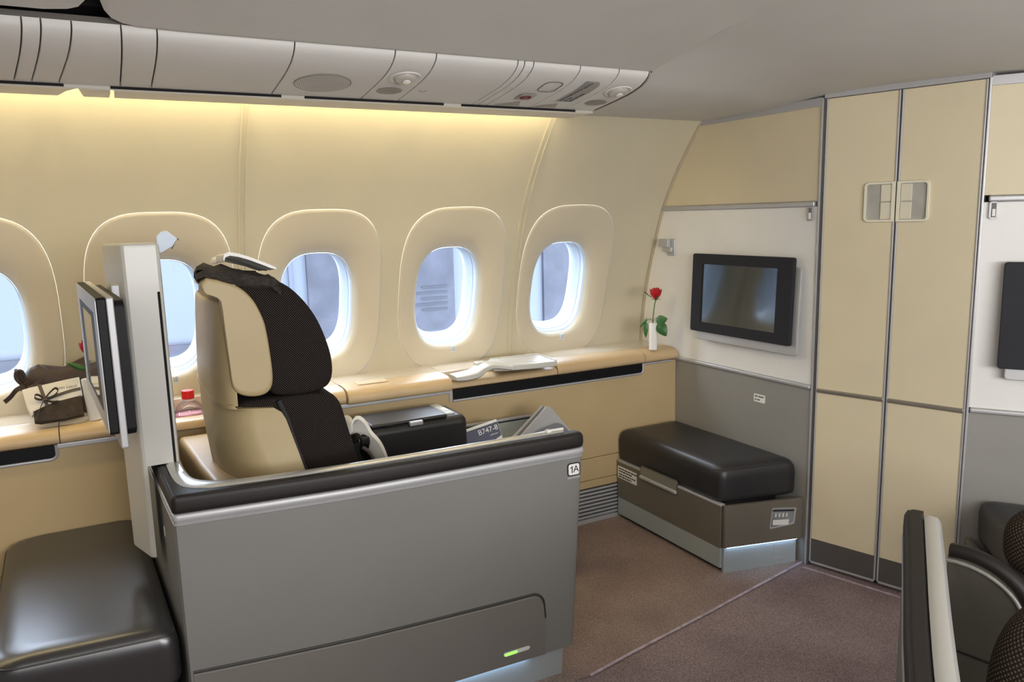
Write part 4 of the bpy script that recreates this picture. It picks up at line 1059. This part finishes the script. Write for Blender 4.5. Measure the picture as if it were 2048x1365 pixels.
# the second-row ottoman just behind the grey shell
def build_rear_ottoman():
    o = empty('ottoman', (-.13, 2.55, 0), 'large black leather ottoman behind the grey shell, with a bluish sheen on top', 'ottoman', 'ottomans')
    def cp(d): 
        pts = []
        x0, x1, y0, y1 = -.345-d, .088+d, 2.075-d, 2.984
        r = .055
        for cx_, cy_, a0 in ((x1-r, y1-.01, 0), (x0+r, y1-.035, 90), (x0+r+.02, y0+r+.02, 180), (x1-.035, y0+.035, 270)):
            rr = {0: .012, 90: .04, 180: .06, 270: .035}[a0]
            for k in range(6):
                a = R(a0+90*k/5); pts.append((cx_+rr*math.cos(a)*(1 if a0 != 0 else 0), cy_+rr*math.sin(a)*(1 if a0 != 0 else 0)) if a0 != 0 else (x1-.002, y1-.001*k))
        return pts
    def base(d, z):
        x0, x1, y0, y1 = -.368-d, .088+d, 2.075-d, 2.986
        # slightly skewed front edge as in plan
        c = [(x1-.030, y1, .01), (x0, y1, .05), (x0+.03, y0+.035, .07), (x1+.012, y0, .045)]
        pts = []
        n = 6
        for i in range(4):
            p = Vector(c[i][:2]); a = Vector(c[i-1][:2]); q = Vector(c[(i+1) % 4][:2]); r = c[i][2]
            ua = (a-p).normalized(); uq = (q-p).normalized()
            s = p+ua*r; e = p+uq*r
            for k in range(n+1):
                t = k/n; pts.append(tuple(s*(1-t)**2+p*2*t*(1-t)+e*t*t))
        return [Vector((x, y, z)) for x, y in pts]
    prof = ((-.02, .290), (-.006, .296), (0, .315), (.0, .40), (-.004, .422), (-.012, .438), (-.024, .449), (-.042, .455), (-.075, .458))
    b = BM(); V = loft(b, [base(d, z) for d, z in prof], True, True); obj('cushion', b, mat('black leather sheen', (.020, .020, .023), .30, var=.12, bump=.03, bscale=420, spec=1.0, ior=1.6), o, 70)
    b = BM(); tube(b, [p+Vector((0, 0, 0)) for p in base(-.0095, .434)][7:28], .0025, 6); obj('cushion_seam', b, m_leather, o)
    b = BM(); loft(b, [base(-.012, .02), base(-.012, .29)], True, True); obj('base', b, m_ottb, o)
    b = BM(); loft(b, [base(-.03, .0), base(-.03, .02)], True, True); obj('plinth', b, m_void, o)
build_rear_ottoman()

# ------------------------------------------------------------------ monitor column and its screen
def build_column():
    c = empty('monitor_column', (.1, 2.43, .5), 'tall glossy white monitor column with black slot on the back of the shell', 'column')
    P0 = [(.157, 2.360), (.160, 2.37), (.160, 2.50), (.155, 2.515), (.035, 2.515), (.022, 2.505), (.020, 2.495), (.060, 2.368), (.064, 2.362), (.071, 2.358), (.150, 2.357)]
    def at(z, k=0):
        low = max(0, min(1, (.84-z)/.02))   # below the rim the column stays behind the shell's back face
        out = []
        for x, y in P0:
            xx = x if z > .822 else min(x, .074)
            out.append(Vector((xx, y, z)))
        return out
    def shrink(r, k):
        cx_ = sum(p.x for p in r)/len(r); cy_ = sum(p.y for p in r)/len(r)
        return [Vector((cx_+(p.x-cx_)*k, cy_+(p.y-cy_)*k, p.z)) for p in r]
    zt = 1.452
    rings = [shrink(at(.545), .96), at(.550), at(.70), at(.8215), at(.8225), at(1.1), at(zt-.012), shrink(at(zt-.004), .985), shrink(at(zt), .93)]
    b = BM(); loft(b, rings, True, True); obj('post', b, m_white, c, 14)
    b = BM(); rbox(b, (.1435, 2.3545, .80), (.1505, 2.3585, 1.318), .0025); obj('cable_slot', b, m_void, c)
    # small pivoting lamp head on top
    b = BM(); prism(b, [(.146, 1.405), (.156, 1.398), (.182, 1.418), (.184, 1.412), (.203, 1.440), (.176, 1.464), (.160, 1.462), (.146, 1.448)], -.004, .004, frame((.02, 2.53, .02), (1, 0, 0), (0, 0, 1)), .0015, 1); l = obj('reading_lamp', b, m_pale, c)
    b = BM(); tube(b, [(.205, 2.53, 1.43), (.222, 2.53, 1.462)], .0018, 6); tube(b, [(.222, 2.53, 1.462), (.226, 2.53, 1.455)], .002, 6); obj('lamp_edge', b, m_dkmetal, l)
    b = BM(); rbox(b, (.03, 2.40, 1.15), (.062, 2.47, 1.34), .004); obj('mount_bracket', b, m_silverp, c)
build_column()

def build_screen_unit(M, W, H, name, label, flipped=False, glossy=None):
    """wall screen: local x to the viewer's right, y up, z out of the screen; origin at the face centre"""
    o = empty(name, M.translation, label, 'screen', 'seat screens')
    b = BM(); prism(b, rrect(W, H, .010, 4), -.022, 0, M, .003, 2); bz = obj('bezel', b, m_bezel, o, 40)
    b = BM(); prism(b, rrect(W*.735, H*.74, .002, 2), -.001, .0005, M); sc = obj('display', b, m_screen, bz)
    b = BM(); w2, h2 = W*.735/2, H*.74/2
    prism(b, [(-w2-.012, -h2), (-w2, -h2), (-w2, h2), (-w2-.012, h2)], .0002, .001, M); obj('display_edge', b, m_void, bz)
    return o
def build_screens():
    # bulkhead screen opposite the seat
    xf = 2.492
    M = frame((xf, 2.520, 1.125), (0, -1, 0), (0, 0, 1))
    M = Matrix.Translation(M.translation) @ Matrix.Rotation(R(2.2), 4, Vector((0, 1, 0))) @ Matrix.Translation(-M.translation) @ M
    s = build_screen_unit(M, .600, .366, 'wall_screen', 'dark screen in charcoal bezel on the white panel above the ottoman')
    b = BM(); prism(b, rrect(.600, .366, .012, 4), -.036, -.022, M @ Matrix.Translation((.024, -.040, 0)), .003, 2); obj('back_plate', b, m_silver, s, 40)
    b = BM(); prism(b, rrect(.30, .22, .01, 4), -.055, -.036, M, .002, 1); obj('wall_mount', b, m_silverp, s)
    s2 = dup(s, None, MIR)
    for ch in s2.children:
        if ch.name.startswith('back_plate'): ch.location = (0, .048, 0)
    tag(s2, 'black screen at the edge of view on the panel beyond the closet', 'screen', 'seat screens')
    # screen of the row behind, on the column, seen almost edge-on
    a, e = Vector((-.010, 2.05, 0)), Vector((-.058, 2.70, 0)); u = (a-e).normalized()
    M = frame(Vector(((a.x+e.x)/2, (a.y+e.y)/2, 1.168)), u, (0, 0, 1))
    # w = u x z
    if (M.to_3x3() @ Vector((0, 0, 1))).x > 0: M = frame(M.translation, -u, (0, 0, 1))
    W, H = (e-a).length, .335
    o = empty('column_screen', M.translation, 'screen seen edge-on in silver and black layers on the white column', 'screen', 'seat screens')
    b = BM(); prism(b, rrect(W, H, .008, 4), -.022, -.001, M, .002, 1); bz = obj('bezel', b, m_black, o, 40)
    b = BM()
    P = rrect(W-.004, H-.004, .008, 4); Q_ = [(x*.76, y*.76) for x, y in P]
    loft(b, [[M @ Vector((x, y, -.001)) for x, y in P], [M @ Vector((x, y, .001)) for x, y in P], [M @ Vector((x, y, .001)) for x, y in Q_], [M @ Vector((x, y, -.0005)) for x, y in Q_]], True, False); obj('face_frame', b, m_silverp, bz)
    b = BM(); prism(b, [(x*.76, y*.76) for x, y in P], -.001, .0003, M); obj('black_border', b, m_black, bz)
    b = BM(); prism(b, [(x*.44+W*.02, y*.66) for x, y in P], .0003, .0009, M); obj('display', b, mat('mirror dark glass', (.05, .05, .05), .05, var=0, spec=1.0, coat=1.0), bz)
    b = BM(); prism(b, [(-W*.40, -.162), (W*.40, -.162), (W*.40, -.158), (-W*.40, -.158)], .001, .002, M); obj('bottom_trim', b, m_silver, bz)
    b = BM(); prism(b, rrect(W+.012, .372, .006, 4), -.038, -.022, M @ Matrix.Translation((0, -.018, 0)), .002, 1); obj('silver_band', b, m_silverp, o, 40)
    b = BM(); prism(b, rrect(W-.03, .335, .02, 5), -.062, -.038, M @ Matrix.Translation((0, -.010, 0)), .004, 2); obj('rear_housing', b, m_black, o, 40)
build_screens()

# ------------------------------------------------------------------ small fittings on the bulkhead
def build_fittings():
    h = empty('coat_hook', (XB, 3.06, 1.33), 'small silver folding coat hook on the white panel beside the wall', 'coat hook')
    b = BM(); rbox(b, (XB-.008, 3.005, 1.288), (XB+.001, 3.062, 1.372), .004); obj('back_plate', b, m_silver, h)
    b = BM(); rbox(b, (XB-.032, 3.030, 1.330), (XB-.008, 3.100, 1.372), .004); obj('hook', b, m_silverp, h)
    b = BM(); rbox(b, (XB-.024, 3.012, 1.305), (XB-.008, 3.075, 1.332), .004); obj('release_tab', b, m_silver, h)
    p = empty('wall_placard', (XB, 2.43, .66), 'tiny white two-line placard on the grey lower bulkhead above the ottoman', 'placard')
    M = frame((XB-.0004, 2.428, .672), (0, -1, 0), (0, 0, 1))
    b = BM(); prism(b, rrect(.066, .036, .006), -.0004, .0012, M); obj('card', b, m_paper, p)
    b = BM()
    for u0, u1, z in ((-.026, -.010, .008), (-.005, .026, .008), (-.026, -.016, -.007), (-.012, .004, -.007)):
        prism(b, [(u0, z-.0028), (u1, z-.0028), (u1, z+.0028), (u0, z+.0028)], .0012, .0016, M)
    obj('printed_lines', b, m_greyink, p)
build_fittings()

# ------------------------------------------------------------------ vases and roses
def leaf(bm, base, tip, wdir, w, curl=.01):
    base, tip, wdir = Vector(base), Vector(tip), Vector(wdir).normalized(); n = 8; d = tip-base; nrm = d.normalized().cross(wdir)
    rows = []
    for k in range(n+1):
        t = k/n; ww = w*math.sin(math.pi*min(1, t**.75))**.8 if 0 < t < 1 else .0006
        c = base+d*t+nrm*(-curl*math.sin(math.pi*t))
        rows.append([c-wdir*ww+nrm*curl*.6*(ww/w), c-wdir*ww*.5+nrm*curl*.2*(ww/w), c, c+wdir*ww*.5+nrm*curl*.2*(ww/w), c+wdir*ww+nrm*curl*.6*(ww/w)])
    loft(bm, rows, False, False)
def build_vase(c, h, r, tilt, label, rose_label, leaves=True, rose_h=.33, tip=(0, 0)):
    v = BM(); M = Matrix.Translation(c) @ Matrix.Rotation(tilt, 4, 'Y')
    lathe(v, [(.0, 0), (r*.95, 0), (r, .004), (r*1.0, h*.5), (r*.98, h-.002), (r*.93, h), (r*.80, h-.002), (r*.78, .02), (0, .02)], None, 28, M)
    o = obj('bud_vase', v, m_vase, None, 50, origin=Vector(c)); tag(o, label, 'vase', 'bud vases')
    f = empty('rose', (c[0], c[1], c[2]+.02), rose_label, 'rose', 'red roses')
    base = M @ Vector((0, 0, .022)); neck = M @ Vector((-.002, 0, h)); top = Vector((c[0]+tip[0], c[1]+tip[1], c[2]+rose_h-.045))
    b = BM(); tube(b, cat([base, neck, (neck+top)/2+Vector((-.003, 0, 0)), top], 5), .0030, 7); obj('stem', b, m_stem, f)
    # bloom: nested cupped petals
    b = BM(); random.seed(2)
    def petal(ang, r0, hgt, wid, flare):
        nU, nV = 6, 6; rows = []
        for i in range(nV+1):
            t = i/nV; rr = r0*(.35+.65*math.sin(min(1, t*1.25)*math.pi/2)) + flare*max(0, t-.7)**1.2
            z = hgt*t; row = []
            for j in range(nU+1):
                s = (j/nU-.5)*2; a = ang+s*wid*(.55+.45*math.sin(math.pi*min(1, t*.9+.1)))
                zz = z - .10*hgt*(s*s)*t + .004*math.sin(5*s+ang)*t
                row.append(top+Vector((rr*math.cos(a), rr*math.sin(a), zz-.002)))
            rows.append(row)
        loft(b, rows, False, False)
    for ly, (r0, hg, wd, fl, n) in enumerate(((.010, .052, 1.5, -.01, 2), (.017, .053, 1.2, -.02, 3), (.0235, .050, 1.05, -.02, 4), (.0275, .045, .95, .01, 5))):
        for k in range(n): petal(2*math.pi*k/n+ly*.7, r0, hg+random.uniform(-.003, .003), wd, fl)
    obj('bloom', b, m_red, f, 60)
    b = BM(); lathe(b, [(.003, -.012), (.008, -.006), (.010, 0), (.008, .004), (0, .004)], top, 12)
    for k in range(5):
        a = 2*math.pi*k/5+.4; leaf(b, top+Vector((.008*math.cos(a), .008*math.sin(a), 0)), top+Vector((.026*math.cos(a), .026*math.sin(a), .014 if k % 2 else -.008)), (-math.sin(a), math.cos(a), 0), .005, .002)
    obj('calyx', b, m_leaf, f)
    return f, neck, top
def build_flowers():
    c = (2.405, 2.998, .829)
    f, neck, top = build_vase(c, .135, .0205, 0, 'slim white bud vase on the console corner below the coat hook', 'single red rose with green leaves in the vase near the coat hook', rose_h=.300, tip=(.022, .008))
    r = Vector((.47, -.88, 0)); up = Vector((0, 0, 1))   # horizontal spread axis
    neck = neck+up*.006
    lv = [(neck+r*.016+up*.0, neck+r*.078+up*.018, .026), (neck+r*.030-up*.004, neck+r*.072-up*.070, .028), (neck+r*.038+up*.03, neck+r*.048-up*.040, .013), (neck-r*.036-up*.002, neck-r*.038-up*.085, .013), (neck-r*.030+up*.014, neck-r*.070-up*.036, .008)]
    for k, (a, t, w) in enumerate(lv):
        b = BM(); d = (t-a).normalized(); wd = d.cross(Vector((-.75, -.6, .25))).normalized(); leaf(b, a, t, wd, w, .008); obj('leaf', b, m_leaf, f)
    b = BM(); tube(b, cat([neck, neck+r*.02+up*.02, neck+r*.045+up*.01], 4), .0016, 5); tube(b, cat([neck, neck-r*.015+up*.012, neck-r*.045-up*.005], 4), .0016, 5); obj('leaf_stalk', b, m_stem, f)
    b = BM(); st = top-r*.02+up*.002; tube(b, [st, st-r*.018+up*.010, st-r*.040+up*.026], .0018, 5)
    for k in range(3): leaf(b, st-r*(.010+.010*k)+up*(.006+.007*k), st-r*(.014+.012*k)+up*(.014+.009*k), (0, 0, 1), .003, .001)
    obj('bud_sprig', b, mat('dark sprig', (.05, .045, .03), .6, var=.2), f)
    # the second vase, half hidden behind the column screen
    c2 = (-.052, 3.035, .829)
    f2, neck, top = build_vase(c2, .148, .0235, R(-4), 'white bud vase behind the edge-on screen on the console', 'red rose mostly hidden behind the edge-on screen', rose_h=.275, tip=(-.0, .02))
    for a, t, w in ((neck+Vector((.0, .01, .03)), neck+Vector((-.060, .02, .060)), .010), (neck+Vector((.004, .01, .03)), neck+Vector((.065, .02, .05)), .016)):
        b = BM(); d = (t-a).normalized(); wd = d.cross(Vector((-.3, -.9, .2))).normalized(); leaf(b, a, t, wd, w, .008); obj('leaf', b, m_leaf, f2)
build_flowers()

# ------------------------------------------------------------------ bottle
def build_bottle():
    c = Vector((.264, 3.158, .6325))
    o = empty('water_bottle', c, 'small clear water bottle with red cap in the console well', 'bottle')
    b = BM(); lathe(b, [(.0, 0), (.042, 0), (.0485, .006), (.049, .11), (.0495, .158), (.046, .172), (.035, .186), (.022, .194), (.018, .199), (.018, .214)], c, 36); obj('body', b, m_bottle, o, 50)
    b = BM(); lathe(b, [(.0499, .0675), (.0503, .0685), (.0503, .146), (.0499, .147)], c, 36)
    obj('wrap_label', b, m_label, o)
    b = BM(); lathe(b, [(.020, .196), (.0225, .197), (.0225, .202), (.020, .204)], c, 28); obj('neck_ring', b, m_whitem, o)
    b = BM(); lathe(b, [(.0225, .205), (.0235, .207), (.023, .233), (.021, .236), (.0, .236)], c, 28); obj('cap', b, m_redcap, o)
    M = frame(c+Vector((-.012, -.0505, .122)), (1, -.25, 0), (0, 0, 1))
    b = BM(); prism(b, [(0, .014), (.006, .004), (.008, -.003), (.004, -.009), (-.004, -.009), (-.008, -.003), (-.006, .004)], 0, .001, M); obj('drop_mark', b, mat('blue drop', (.12, .25, .6), .4, var=.05), o)
build_bottle()

# ------------------------------------------------------------------ drawstring bag and ribboned pyjama pack
def blob(bm, c, r, nu=28, nv=16, seed=1, amp=.08, e=.7):
    random.seed(seed); ph = [random.uniform(0, 6.28) for _ in range(8)]
    rings = []
    for i in range(1, nv):
        a = -math.pi/2+math.pi*i/nv; ring = []
        for j in range(nu):
            t = 2*math.pi*j/nu
            ca, sa, ct, st = math.cos(a), math.sin(a), math.cos(t), math.sin(t)
            f = lambda v, q=e: math.copysign(abs(v)**q, v)
            d = 1+amp*(math.sin(3*t+ph[0]+2*a)*.5+math.sin(5*t+ph[1]-3*a)*.35+math.sin(9*t+4*a+ph[2])*.25+math.sin(7*a+ph[3]+t)*.3)
            ring.append(Vector((c[0]+r[0]*f(ca)*f(ct)*d, c[1]+r[1]*f(ca)*f(st)*d, c[2]+r[2]*f(sa)*(1+.6*(d-1)))))
        rings.append(ring)
    loft(bm, rings, True, True)
def build_packs():
    g = empty('drawstring_bag', (-.17, 3.17, .83), 'crumpled dark brown drawstring bag behind the cream ribboned pack', 'bag')
    b = BM(); rings = []
    # horizontal sack: rings along x, gathered at the aft end
    xs = [-.268, -.262, -.245, -.22, -.18, -.14, -.10, -.06, -.035, -.028]
    zt = [.955, .985, 1.010, 1.018, 1.004, 1.002, 1.014, 1.030, 1.020, .98]
    zb = [.93, .89, .845, .832, .831, .831, .831, .831, .835, .86]
    hw = [.015, .03, .040, .046, .048, .050, .050, .048, .042, .03]
    random.seed(4)
    for k, x in enumerate(xs):
        ring = []
        for j in range(24):
            a = 2*math.pi*j/24; c, s_ = math.cos(a), math.sin(a)
            d = 1+.05*math.sin(5*a+k*1.9)+.035*math.sin(9*a-k*1.1)+random.uniform(-.015, .015)
            zc = (zt[k]+zb[k])/2; hz = (zt[k]-zb[k])/2
            z = zc+hz*math.copysign(abs(s_)**.75, s_)*(d if s_ > 0 else 1)
            y = 3.192+hw[k]*math.copysign(abs(c)**.8, c)*d + (.05*(1-(z-.83)/.18) if c < 0 else 0)*0
            ring.append(Vector((x+.004*math.sin(3*a+k), y, max(z, .8305))))
        rings.append(ring)
    loft(b, rings, True, True); obj('sack', b, m_brown, g, 80)
    b = BM()
    for k in range(9):
        a = k*.7; tube(b, cat([(-.262, 3.15+.012*math.cos(a), .955+.014*math.sin(a)), (-.272, 3.15+.028*math.cos(a), .972+.03*math.sin(a)), (-.282, 3.15+.034*math.cos(a), .985+.04*math.sin(a))], 3), [.008]*3+[.007]*3+[.004], 6) if k % 3 == 0 else None
    tube(b, cat([(-.262, 3.145, .952), (-.282, 3.13, .985), (-.278, 3.125, 1.012), (-.262, 3.13, 1.008), (-.256, 3.14, .975)], 5), .006, 7)
    obj('gathered_neck', b, m_brown, g)
    b = BM(); strap(b, cat([(-.262, 3.125, .958), (-.285, 3.115, .948), (-.302, 3.10, .930), (-.320, 3.085, .917)], 5), (.3, .3, .9), .016, .003)
    strap(b, cat([(-.25, 3.10, .955), (-.228, 3.095, .962), (-.205, 3.10, .985)], 5), (.3, .3, .9), .012, .003)
    obj('drawstring', b, m_brown, g)
    # pack: lower brown felt fold and upper cream wrap, leaning back
    p = empty('pyjama_pack', (-.16, 3.06, .83), 'cream and brown folded pyjama pack tied with grey ribbon bow', 'pack')
    u = Vector((1, .06, .02)).normalized(); v = Vector((0, .45, .88)).normalized()
    M = frame((-.246, 3.002, .8420), u, v)     # w = u x v: toward the aisle (-y, +z)
    def wavy(pts, w0, w1, m, name, bev=.006):
        b = BM(); prism(b, pts, w0, w1, M, bev, 3); return obj(name, b, m, p, 60)
    fel = wavy([(.012, .006), (.03, .001), (.10, .003), (.160, .006), (.163, .075), (.14, .076), (.09, .069), (.05, .058), (.012, .045)], -.018, .014, m_browncl, 'brown_fold')
    cr = wavy([(-.012, .128), (-.004, .060), (.006, .030), (.02, .040), (.06, .058), (.10, .071), (.14, .076), (.164, .077), (.162, .148), (.12, .143), (.06, .136), (.01, .131)], -.018, .008, m_cream, 'cream_wrap')
    b = BM(); strap(b, [M @ Vector((.040+.002*k, .138-.0105*k, .0095)) for k in range(10)], u, .011, .002); 
    strap(b, cat([M @ Vector(q) for q in ((.045, .078, .0095), (.08, .088, .0095), (.13, .100, .0095), (.162, .103, .0095))], 4), v, .010, .002); obj('ribbon', b, m_ribbon, p)
    b = BM()
    kx, kz = .050, .082
    def loop(pts): strap(b, cat([M @ Vector(q) for q in pts], 5), M.to_3x3() @ Vector((.2, .3, .9)), .011, .0018)
    loop([(kx, kz, .012), (kx+.018, kz+.018, .022), (kx+.036, kz+.030, .026), (kx+.042, kz+.020, .022), (kx+.028, kz+.006, .016), (kx, kz, .012)])
    loop([(kx, kz, .012), (kx-.012, kz+.012, .022), (kx-.024, kz+.016, .024), (kx-.026, kz+.006, .02), (kx-.014, kz, .016), (kx, kz, .012)])
    loop([(kx, kz, .012), (kx-.012, kz-.022, .018), (kx-.026, kz-.052, .018), (kx-.034, kz-.070, .016)])
    loop([(kx, kz, .012), (kx+.018, kz-.014, .018), (kx+.040, kz-.016, .018)])
    rbox(b, (-.007, -.007, -.002), (.007, .007, .006), .003, 2, M @ Matrix.Translation((kx, kz, .012))); obj('bow', b, m_ribbon, p)
    text_obj('stitched_text', 'van Laack', M @ Matrix.Translation((.122, .116, .0083)), .0145, m_greyink, p, .0002, .35)
build_packs()

# ------------------------------------------------------------------ across the aisle: inner arm panel and reclined seat of the mirrored pod
def build_far_seat():
    a = empty('arm_panel', (1.9, 1.05, 0), 'grey side armrest with curved dark rim inside the shell across the aisle', 'armrest')
    base = Vector((1.885, 1.135, 0)); u = Vector((.20, -.98, 0)).normalized()
    top = [(0, .600), (.03, .603), (.07, .600), (.11, .588), (.145, .568), (.172, .540), (.190, .500), (.20, .45), (.207, .36), (.215, .20)]
    M = frame(base, u, (0, 0, 1))
    cv = cat([(x, z, 0) for x, z in top], 4)
    pts = [(p.x, p.y) for p in cv] + [(.215, .10), (0, .10)]
    b = BM(); prism(b, pts, -.03, .0, M, .003, 1); obj('side_panel', b, mat('olive grey leather', (.085, .08, .065), .5, var=.08, bump=.1, bscale=300), a, 50)
    b = BM(); tube(b, [M @ Vector((p.x+.004, p.y+.008, -.015)) for p in cv], .020, 10); obj('padded_rim', b, m_padlea, a, 60)
    b = BM(); tube(b, [M @ Vector((p.x-.004, p.y-.016, .0005)) for p in cv[:26]], .0055, 8); obj('silver_inlay', b, mat('pale inlay', (.30, .295, .27), .45, metal=.2, var=.2, nscale=40), a, 60)
    b = BM(); tube(b, [M @ Vector((0, .345, .0015)), M @ Vector((.12, .345, .0015)), M @ Vector((.205, .33, .0015))], .0025, 6); obj('panel_joint', b, m_void, a)
    b = BM(); rbox(b, (.176, .45, 0), (.184, .485, .004), .001, 2, M); obj('edge_button', b, m_whitem, a)
    s = empty('first_class_seat', (1.75, .75, 0), 'brown mesh fabric seat across the aisle, only its cushion edges in view', 'seat')
    def cush(name, c, r, e=.75):
        b = BM(); blob(b, c, r, 36, 24, 1, .0, e); lay = b.loops.layers.uv.verify()
        for f in b.faces:
            for l in f.loops: l[lay].uv = (math.atan2(l.vert.co.y-c[1], l.vert.co.x-c[0])*max(r[0], r[1]), l.vert.co.z)
        obj(name, b, m_fab2, s, 80)
    cush('headrest_cushion', (2.179, 1.021, .60), (.12, .11, .095))
    cush('back_cushion', (1.65, .73, .46), (.145, .125, .25))
    b = BM(); rbox(b, (1.55, .62, .0), (2.25, .85, .24), .02); obj('seat_base', b, m_dkmetal, s)
build_far_seat()

# ------------------------------------------------------------------ outside
def build_outside():
    t = empty('terminal_building', (2, 7, -4), 'pale blue-grey terminal building outside the windows', 'building')
    b = BM(); rbox(b, (-6, 7.0, -5), (14, 7.4, 1.75), 0); obj('facade', b, m_facade, t)
    for x0, x1, z0, z1 in ((1.66, 3.10, .42, 1.75), (4.13, 4.95, -1, 1.75), (-6, .70, .36, .50)):
        b = BM(); rbox(b, (x0, 6.96, z0), (x1, 7.0, z1), 0); obj('dark_cladding', b, m_facdark, t)
    for x in (-.2, 1.35, 1.5, 3.3, 3.75):
        b = BM(); rbox(b, (x, 6.97, -2), (x+.03, 7.0, 1.75), 0); obj('mullion', b, mat('mullion blue', (.09, .10, .13), .6, var=.05), t)
    for k in range(5):
        z = .62+k*.055; b = BM(); rbox(b, (2.75-.1*(k % 2), 6.95, z), (3.02, 6.965, z+.012), 0); obj('louvre', b, m_fline, t)
    b = BM(); rbox(b, (-6, 6.94, .335), (14, 7.0, .35), 0); obj('string_course', b, mat('pale band', (.19, .20, .22), .6, var=.05), t)
    b = BM(); rbox(b, (-30, 3.6, -5.1), (40, 40, -5.0), 0); o = obj('ground', b, m_ground); tag(o, 'concrete apron outside', kind='structure')
build_outside()

# ------------------------------------------------------------------ light
def area(name, loc, target, sx, sy_, power, col):
    l = bpy.data.lights.new(name, 'AREA'); l.shape = 'RECTANGLE'; l.size = sx; l.size_y = sy_; l.energy = power; l.color = col; l.specular_factor = 1.0 if name == 'outside_daylight' else .35
    o = bpy.data.objects.new(name, l); C.objects.link(o); o.location = loc
    d = Vector(target)-Vector(loc); o.rotation_euler = d.to_track_quat('-Z', 'Y').to_euler()
    return o
area('cabin_soft_fill', (-.3, -.3, 2.02), (.3, .6, 0), 2.2, 1.6, 33, (1, .97, .92))  # soft fill lamp added out of view to brighten the cabin
area('ceiling_up_fill', (1.1, -1.0, 1.45), (1.6, .5, 2.05), 2.4, .7, 52, (1, .97, .93))  # upward fill lamp added out of view to lift the ceiling
area('outside_daylight', (.3, 4.7, 2.75), (.7, 2.7, .95), 4.6, 1.0, 190, (.86, .93, 1))
area('opposite_daylight', (.9, -2.5, 1.35), (1.2, 2.5, .8), 2.6, .6, 42, (.90, .94, 1))
w = bpy.data.worlds.new('sky'); bpy.context.scene.world = w; w.use_nodes = True
bg = w.node_tree.nodes['Background']; bg.inputs['Color'].default_value = (.70, .82, 1.0, 1); bg.inputs['Strength'].default_value = 8.5
bpy.context.scene.view_settings.view_transform = 'Standard'
bpy.context.scene.view_settings.look = 'None'
bpy.context.scene.view_settings.exposure = 0.0
